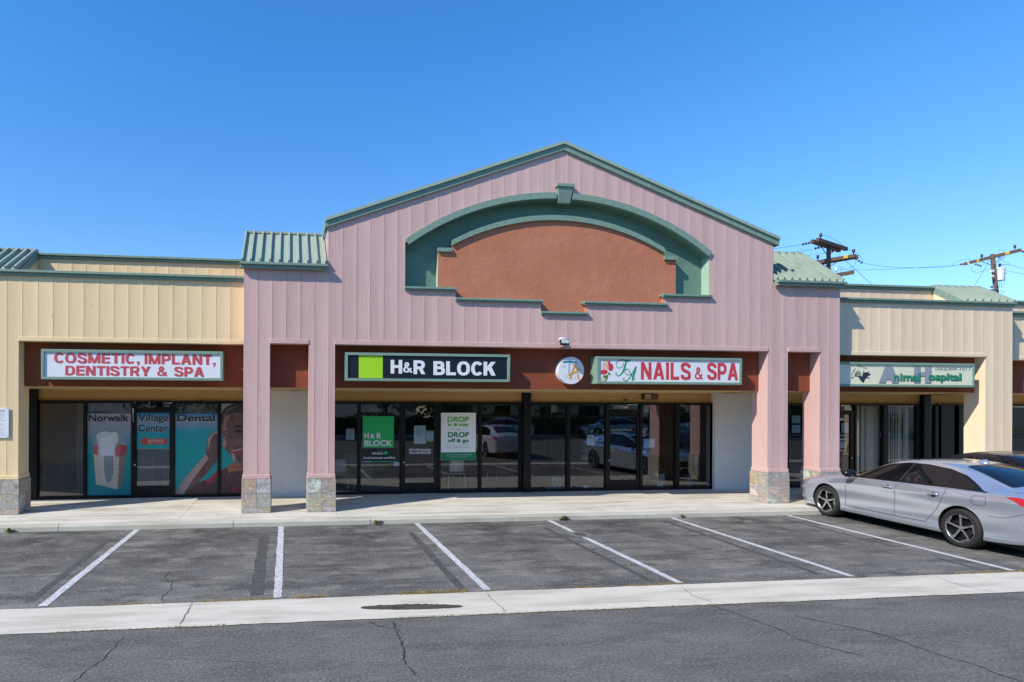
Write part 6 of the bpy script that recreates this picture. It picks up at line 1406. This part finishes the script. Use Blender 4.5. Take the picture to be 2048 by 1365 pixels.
# upper pair: left ends nearer; lower pair: right ends nearer
for (xa, ya, xb, yb) in ((385, 262, 1010, 472), (512, 226, 1172, 440)):
    mb = MB(); a, b = arm_pts(Z1, xa, ya, xb, yb, -1.0, 1.0); beam(mb, a, b); mb.build('crossarm', WOOD, p1)
for (xa, ya, xb, yb) in ((235, 782, 1380, 590), (300, 806, 1435, 612)):
    mb = MB(); a, b = arm_pts(Z1, xa, ya, xb, yb, 1.3, -1.3); beam(mb, a, b); mb.build('crossarm', WOOD, p1)
mb = MB(); a, b = arm_pts(Z1, 810, 1060, 1335, 962, .2, -1.1); beam(mb, a, b, .14, .08); mb.build('crossarm', WOOD, p1)
mb = MB(); a, b = arm_pts(Z1, 1108, 628, 1212, 610, -.95, -1.15); beam(mb, a, b, .11, .13); mb.build('yellow_tag', YEL, p1)
mb = MB(); a, b = arm_pts(Z1, 225, 768, 270, 760, 1.3, 1.2); beam(mb, a, b, .11, .13); mb.build('yellow_tag', YEL, p1)
for (x, y, dy) in ((586, 200, -.7), (1334, 560, -1.2), (518, 690, .8)):
    mb = MB(); pin(mb, pxz(Z1, x, y, D1 + dy)); mb.build('pin_insulator', INSU, p1, smooth=True)
for (x, y, x2, y2, dy) in ((320, 300, 190, 330, -1.0), (600, 388, 470, 425, -.6), (1400, 668, 1510, 745, -1.3), (600, 790, 670, 835, .4), (850, 492, 905, 470, .4)):
    mb = MB(); a = pxz(Z1, x, y, D1 + dy); b = pxz(Z1, x2, y2, D1 + dy); insul(mb, a, b - a, 3 if x != 850 else 1, .095, (b - a).length / 2); mb.build('strain_insulator', INSU, p1, smooth=True)
mb = MB()
for (x, y, x2, y2) in ((575, 350, 712, 555), (905, 470, 800, 550), (450, 775, 680, 885), (1030, 675, 760, 865)): mb.tube([pxz(Z1, x, y, D1 - .2), pxz(Z1, x2, y2, D1 - .2)], .028, 6)
mb.build('brace', WOOD, p1)
mb = MB(); c = pxz(Z1, 936, 950, D1 - .3); mb.tube([c - Vector((0, 0, .25)), c - Vector((0, 0, .02)), c, c + Vector((0, 0, .05)), c + Vector((0, 0, .26)), c + Vector((0, 0, .3))], [.02, .02, .05, .105, .10, .03], 12); mb.build('white_insulator', WCER, p1, smooth=True)
# second pole with its transformer
D2 = 47.0; Z2 = Zm(10.5, 1900, 480)
top2 = pxz(Z2, 888, 300, D2); b2 = pxz(Z2, 975, 1160, D2); sl_ = (b2 - top2) / (b2.z - top2.z); base2 = top2 + sl_ * (0 - top2.z)
p2 = thing('utility_pole', tuple(base2), 'wooden utility pole with a pale transformer tank at the right edge', 'utility pole', 'wooden utility poles behind the shops')
mb = MB(); mb.tube([base2, top2.lerp(base2, .4), top2], [.22, .19, .165], 14); mb.build('pole', WOOD, p2, smooth=True)
mb = MB(); a, b = pxz(Z2, 300, 508, D2 + 1.4), pxz(Z2, 1490, 212, D2 - 1.4); beam(mb, a, b, .14, .10); mb.build('crossarm', WOOD, p2)
for (xa, ya, xb, yb) in ((1160, 286, 1250, 262), (560, 440, 610, 428)):
    mb = MB(); t_ = (xa - 300) / 1190; a, b = pxz(Z2, xa, ya, D2 + 1.4 - 2.8 * t_ - .12), pxz(Z2, xb, yb, D2 + 1.4 - 2.8 * (xb - 300) / 1190 - .12); beam(mb, a, b, .12, .03); mb.build('yellow_tag', YEL, p2)
for (x, y, dy) in ((1362, 200, -1.1), (666, 390, .5)):
    mb = MB(); pin(mb, pxz(Z2, x, y, D2 + dy)); mb.build('pin_insulator', INSU, p2, smooth=True)
for (x, y, x2, y2, dy) in ((300, 508, 225, 515, 1.4), (540, 515, 640, 550, .8), (1495, 230, 1570, 265, -1.4)):
    mb = MB(); a = pxz(Z2, x, y, D2 + dy); b = pxz(Z2, x2, y2, D2 + dy); insul(mb, a, b - a, 3, .09, (b - a).length / 2); mb.build('strain_insulator', mat('reddish_porcelain', (.16, .05, .045), .3), p2, smooth=True)
mb = MB()
for (x, y, x2, y2) in ((660, 455, 865, 530), (1040, 390, 905, 520), (1150, 350, 980, 490)): mb.tube([pxz(Z2, x, y, D2 - .25), pxz(Z2, x2, y2, D2 - .25)], .028, 6)
mb.build('brace', GALV, p2)
for (xa, ya, xb, yb) in ((365, 440, 415, 560), (1005, 320, 1045, 390), (1050, 270, 1090, 350)):
    mb = MB(); mb.tube([pxz(Z2, xa, ya, D2 - .3), pxz(Z2, xb, yb, D2 - .3)], .075, 10); mb.build('fuse_cutout', WCER, p2)
tc = pxz(Z2, 1050, 860, D2 - .1); tt = pxz(Z2, 1050, 590, D2 - .1); hh = tt.z - tc.z
mb = MB(); mb.lathe([(.30, 0), (.33, .03), (.33, hh * .86), (.36, hh * .87), (.36, hh * .92), (.30, hh), (0, hh + .03)], (tc.x, tc.y, tc.z), 'z', 28); tk = mb.build('transformer_tank', TANK, p2, smooth=False)
mb = MB(); pin(mb, Vector((tc.x - .03, tc.y, tc.z + hh + .0))); mb.build('bushing', INSU, p2, smooth=True)
mb = MB(); mb.box(tc.x + .22, tc.x + .34, tc.y - .2, tc.y - .1, tc.z + hh * .5, tc.z + hh * .62); mb.build('tank_bracket', INSU, p2)
for y in (655, 760):
    q = pxz(Z2, 885, y, D2 - .2); mb = MB(); mb.box(q.x - .12, q.x + .1, q.y - .1, q.y + .1, q.z - .09, q.z + .09); mb.build('mount_bracket', WCER, p2)
mb = MB(); mb.tube([pxz(Z2, 908, 950, D2 - .2), pxz(Z2, 922, 1150, D2 - .2)], .05, 8); mb.build('conduit', GALV, p2)
for y in (990, 1055, 1115):
    for x in (875, 995):
        mb = MB(); q = pxz(Z2, x, y, D2 - .15); mb.tube([q - Vector((.1, 0, 0)), q - Vector((.04, 0, 0)), q + Vector((.04, 0, 0)), q + Vector((.1, 0, 0))], [.05, .085, .085, .05], 8); mb.build('spool_insulator', INSU, p2, smooth=True)
# wires
def wire(pts, label, r=.016, sag=0.0, name='overhead_wire', parent=None):
    P = [Vector(p) for p in pts]; out = []
    for i in range(len(P) - 1):
        a, b, c, d = P[max(i - 1, 0)], P[i], P[i + 1], P[min(i + 2, len(P) - 1)]
        for k in range(10):
            t = k / 10; q = 0.5 * ((2 * b) + (c - a) * t + (2 * a - 5 * b + 4 * c - d) * t * t + (3 * b - a - 3 * c + d) * t ** 3); q.z -= sag * 4 * t * (1 - t); out.append(q)
    out.append(P[-1]); mb = MB(); mb.tube(out, r, 5)
    if parent is not None: return mb.build(name, WIRE, parent)
    return tag(mb.build(name, WIRE), label, 'wire', 'wires between the utility poles')
q1 = pxz(Z1, 1530, 752, D1 - 1.3); q2 = pxz(Z2, 222, 514, D2 + 1.4); wire([q1, q2], 'sagging wire running between the strain insulators of the two poles', .014, .35)
wire([pxz(Z1, 790, 900, D1), pxz(Z1, 1934, 905, D1 + 2), q2 + Vector((0, .2, -.05))], 'lower nearly straight wire between the two utility poles', .012)
wire([pxz(Z1, 185, 330, D1 - 1), pxz(Z1, -400, 420, D1 - 4), pxz(Z1, -1500, 560, D1 - 10)], 'upper wire leaving the first pole leftward behind the gable', .013)
wire([pxz(Z1, 400, 445, D1 - .6), pxz(Z1, -400, 555, D1 - 4), pxz(Z1, -1500, 700, D1 - 10)], 'middle wire leaving the first pole leftward behind the gable', .013)
wire([pxz(Z1, 700, 530, D1), pxz(Z1, -200, 650, D1 - 4), pxz(Z1, -1500, 820, D1 - 10)], 'lowest wire leaving the first pole leftward behind the gable', .010)
wire([pxz(Z1, 1130, 690, D1 - .9), pxz(Z1, 1350, 880, D1 - .5), pxz(Z1, 1760, 1250, D1 + 1), pxz(Z1, 2300, 1700, D1 + 2)], 'guy wire slanting down from the first pole to the right', .014)
wire([pxz(Z2, 830, 425, D2), pxz(Z2, 705, 650, D2 - 1), pxz(Z2, 500, 990, D2 - 3), pxz(Z2, 250, 1400, D2 - 5)], 'guy wire slanting down from the second pole to the left', .014)
wire([pxz(Z2, 1040, 520, D2), pxz(Z2, 1250, 535, D2 - .5), pxz(Z2, 1554, 600, D2 - 2), pxz(Z2, 2200, 700, D2 - 6)], 'upper wire leaving the second pole at the right edge', .012)
wire([pxz(Z2, 1130, 640, D2), pxz(Z2, 1554, 720, D2 - 2), pxz(Z2, 2200, 830, D2 - 6)], 'lower wire leaving the transformer at the right edge', .012)
for pts in ([(595, 130), (760, 150), (1000, 290), (1190, 430), (1340, 500), (1450, 560), (1550, 720)], [(1385, 680), (1370, 780), (1280, 860), (1120, 870), (1000, 830)], [(415, 825), (440, 870), (560, 888), (700, 885)], [(960, 860), (1030, 880), (1055, 950), (1050, 1030)]):
    wire([pxz(Z1, x, y, D1 - .6) for x, y in pts], '', .011, name='jumper_wire', parent=p1)
for pts in ([(430, 570), (480, 660), (560, 690), (680, 660), (860, 590)], [(60, 545), (110, 470), (230, 440), (350, 405), (450, 415)], [(1100, 420), (1140, 455), (1230, 480), (1245, 515), (1050, 515)], [(1020, 250), (1050, 222), (1180, 225)], [(1140, 700), (1150, 830), (1120, 970), (1060, 1010), (1000, 990)], [(1035, 870), (1045, 980)], [(1075, 870), (1085, 990)], [(1000, 1050), (1090, 1070), (1130, 1110), (1010, 1130)]):
    wire([pxz(Z2, x, y, D2 - .5) for x, y in pts], '', .011, name='jumper_wire', parent=p2)
# ------------------------------------------------------------------ the far side of the lot (mirrored in the shop windows)
LAWN = mat('verge_grass', (.075, .11, .03), .9, var=.4, vscale=2); BARK = mat('tree_bark', (.10, .075, .05), .9, var=.3, vscale=8); 
mb = MB(); mb.box(-60, 80, -11.9, -11.7, -.05, .14); c_ = mb.build('street_curb', CURBM); tag(c_, kind='structure')
mb = MB(); mb.poly([(-60, -30, .012), (80, -30, .012), (80, -11.9, .012), (-60, -11.9, .012)]); tag(mb.build('verge', LAWN), kind='structure')
def leaf_mat(name, a, b):
    k = NT(name); k.b.inputs['Roughness'].default_value = .6; v = k.coord(); n = k.noise(v, 1.2, 4, .6); cc_ = k.ramp(n, [(.3, a), (.7, b)]); k.base(cc_)
    tr = k.n('BsdfTranslucent'); k.l(cc_, tr.inputs[0]); mx = k.n('MixShader'); mx.inputs[0].default_value = .45; out = k.t.nodes['Material Output']; k.l(k.b.outputs[0], mx.inputs[1]); k.l(tr.outputs[0], mx.inputs[2]); k.l(mx.outputs[0], out.inputs[0]); return k.m
LEAF = leaf_mat('tree_leaf_green', (.08, .14, .03), (.22, .32, .08))
def crown(seed, r, h, z0, n):
    rnd = random.Random(seed); mb = MB(); cl = [Vector((rnd.uniform(-1, 1) * r * .7, rnd.uniform(-1, 1) * r * .7, z0 + h * rnd.uniform(.12, .9))) for _ in range(16)]
    for i in range(n):
        c = rnd.choice(cl); d = Vector((rnd.gauss(0, 1), rnd.gauss(0, 1), rnd.gauss(0, 1))).normalized() * (r * .42 * rnd.uniform(.5, 1.05)); p = c + d
        if p.z < z0 * .6: continue
        a = Vector((rnd.gauss(0, 1), rnd.gauss(0, 1), rnd.gauss(0, .6))).normalized(); b = a.cross(Vector((rnd.gauss(0, 1), rnd.gauss(0, 1), rnd.gauss(0, 1)))).normalized(); s = rnd.uniform(.10, .2)
        mb.poly([p - a * s, p + b * s * .5, p + a * s, p - b * s * .5])
    return mb
protos = []
for i in range(3):
    t = thing('street_tree', (0, 0, 0), 'x', 'tree', 'leafy trees across the drive, seen only in the window reflections', local=True)
    mb = MB(); mb.tube([(0, 0, 0), (.05, 0, 1.2), (.0, .05, 2.4), (.1, 0, 4.2)], [.2, .16, .13, .05], 10)
    for a in range(4): ang = a * 1.7 + i; mb.tube([(0, 0, 1.9 + a * .25), (math.cos(ang) * .9, math.sin(ang) * .9, 3.0 + a * .3), (math.cos(ang) * 1.5, math.sin(ang) * 1.5, 3.8 + a * .3)], [.08, .055, .02], 6)
    mb.build('trunk', BARK, t, smooth=True, local=True); crown(50 + i, 3.0, 4.6, 1.3 - .3 * i, 3800).build('crown', LEAF, t, local=True); protos.append(t)
first = True
for k in range(15):
    src = protos[k % 3]; o_ = src if k < 3 else copy_tree(src); x = -32 + k * 5.6
    o_.location = (x, -16.5 + (k * 37 % 5) * .5, 0); o_.rotation_euler = (0, 0, k * 1.3); s_ = 1.35 + (k * 53 % 7) * .06; o_.scale = (s_, s_, s_ * (1 + (k % 4) * .08))
    o_['label'] = 'leafy street tree across the drive, mirrored in the shop glass'
# clipped hedge along the verge
rnd = random.Random(77); mb = MB()
for i in range(16000):
    x = rnd.uniform(-34, 50); y = -12.9 + rnd.choice([-1, 1]) * rnd.uniform(.25, .55); z = rnd.uniform(.1, 1.5 + .15 * math.sin(x * 1.3) + .1 * math.sin(x * 3.7)); 
    if rnd.random() < .3: y = -12.9 + rnd.uniform(-.5, .5); z = 1.5 + .15 * math.sin(x * 1.3) + rnd.uniform(-.1, .12)
    p = Vector((x, y, z)); u = Vector((rnd.gauss(0, 1), rnd.gauss(0, 1), rnd.gauss(0, 1))).normalized(); w = u.cross(Vector((rnd.gauss(0, 1), rnd.gauss(0, 1), rnd.gauss(0, 1)))).normalized(); s = rnd.uniform(.07, .13)
    mb.poly([p - u * s, p + w * s * .5, p + u * s, p - w * s * .5])
hd = thing('hedge', (8, -12.9, 0), 'long clipped green hedge across the drive, mirrored in the shop glass', 'hedge'); mb.build('foliage', LEAF, hd); mb = MB(); mb.box(-34, 50, -13.2, -12.6, .0, 1.35); mb.build('hedge_core', mat('hedge_shade', (.012, .02, .006), .9), hd)  # near-black core box, the hedge's inner shade put into its colour
# low house with a brown roof behind the trees
t = thing('house', (26, -38, 0), 'low pale house with a brown roof across the street, mirrored in the salon door', 'house')
mb = MB(); mb.box(16, 40, -44, -36, 0, 2.9); mb.build('wall', CREAM2, t); mb = MB(); mb.mesh([(15.2, -35.2, 2.85), (40.8, -35.2, 2.85), (40.8, -44.8, 2.85), (15.2, -44.8, 2.85), (20, -40, 4.9), (36, -40, 4.9)], [(0, 1, 5, 4), (2, 3, 4, 5), (1, 2, 5), (3, 0, 4), (0, 3, 2, 1)]); mb.build('roof', mat('brown_roof_shingle', (.20, .14, .10), .9, var=.3, vscale=3), t)
for i in range(4): mb = MB(); mb.box(18 + i * 5.5, 20 + i * 5.5, -36.02, -35.97, 1.0, 2.2); mb.build('window', GLASSK, t)
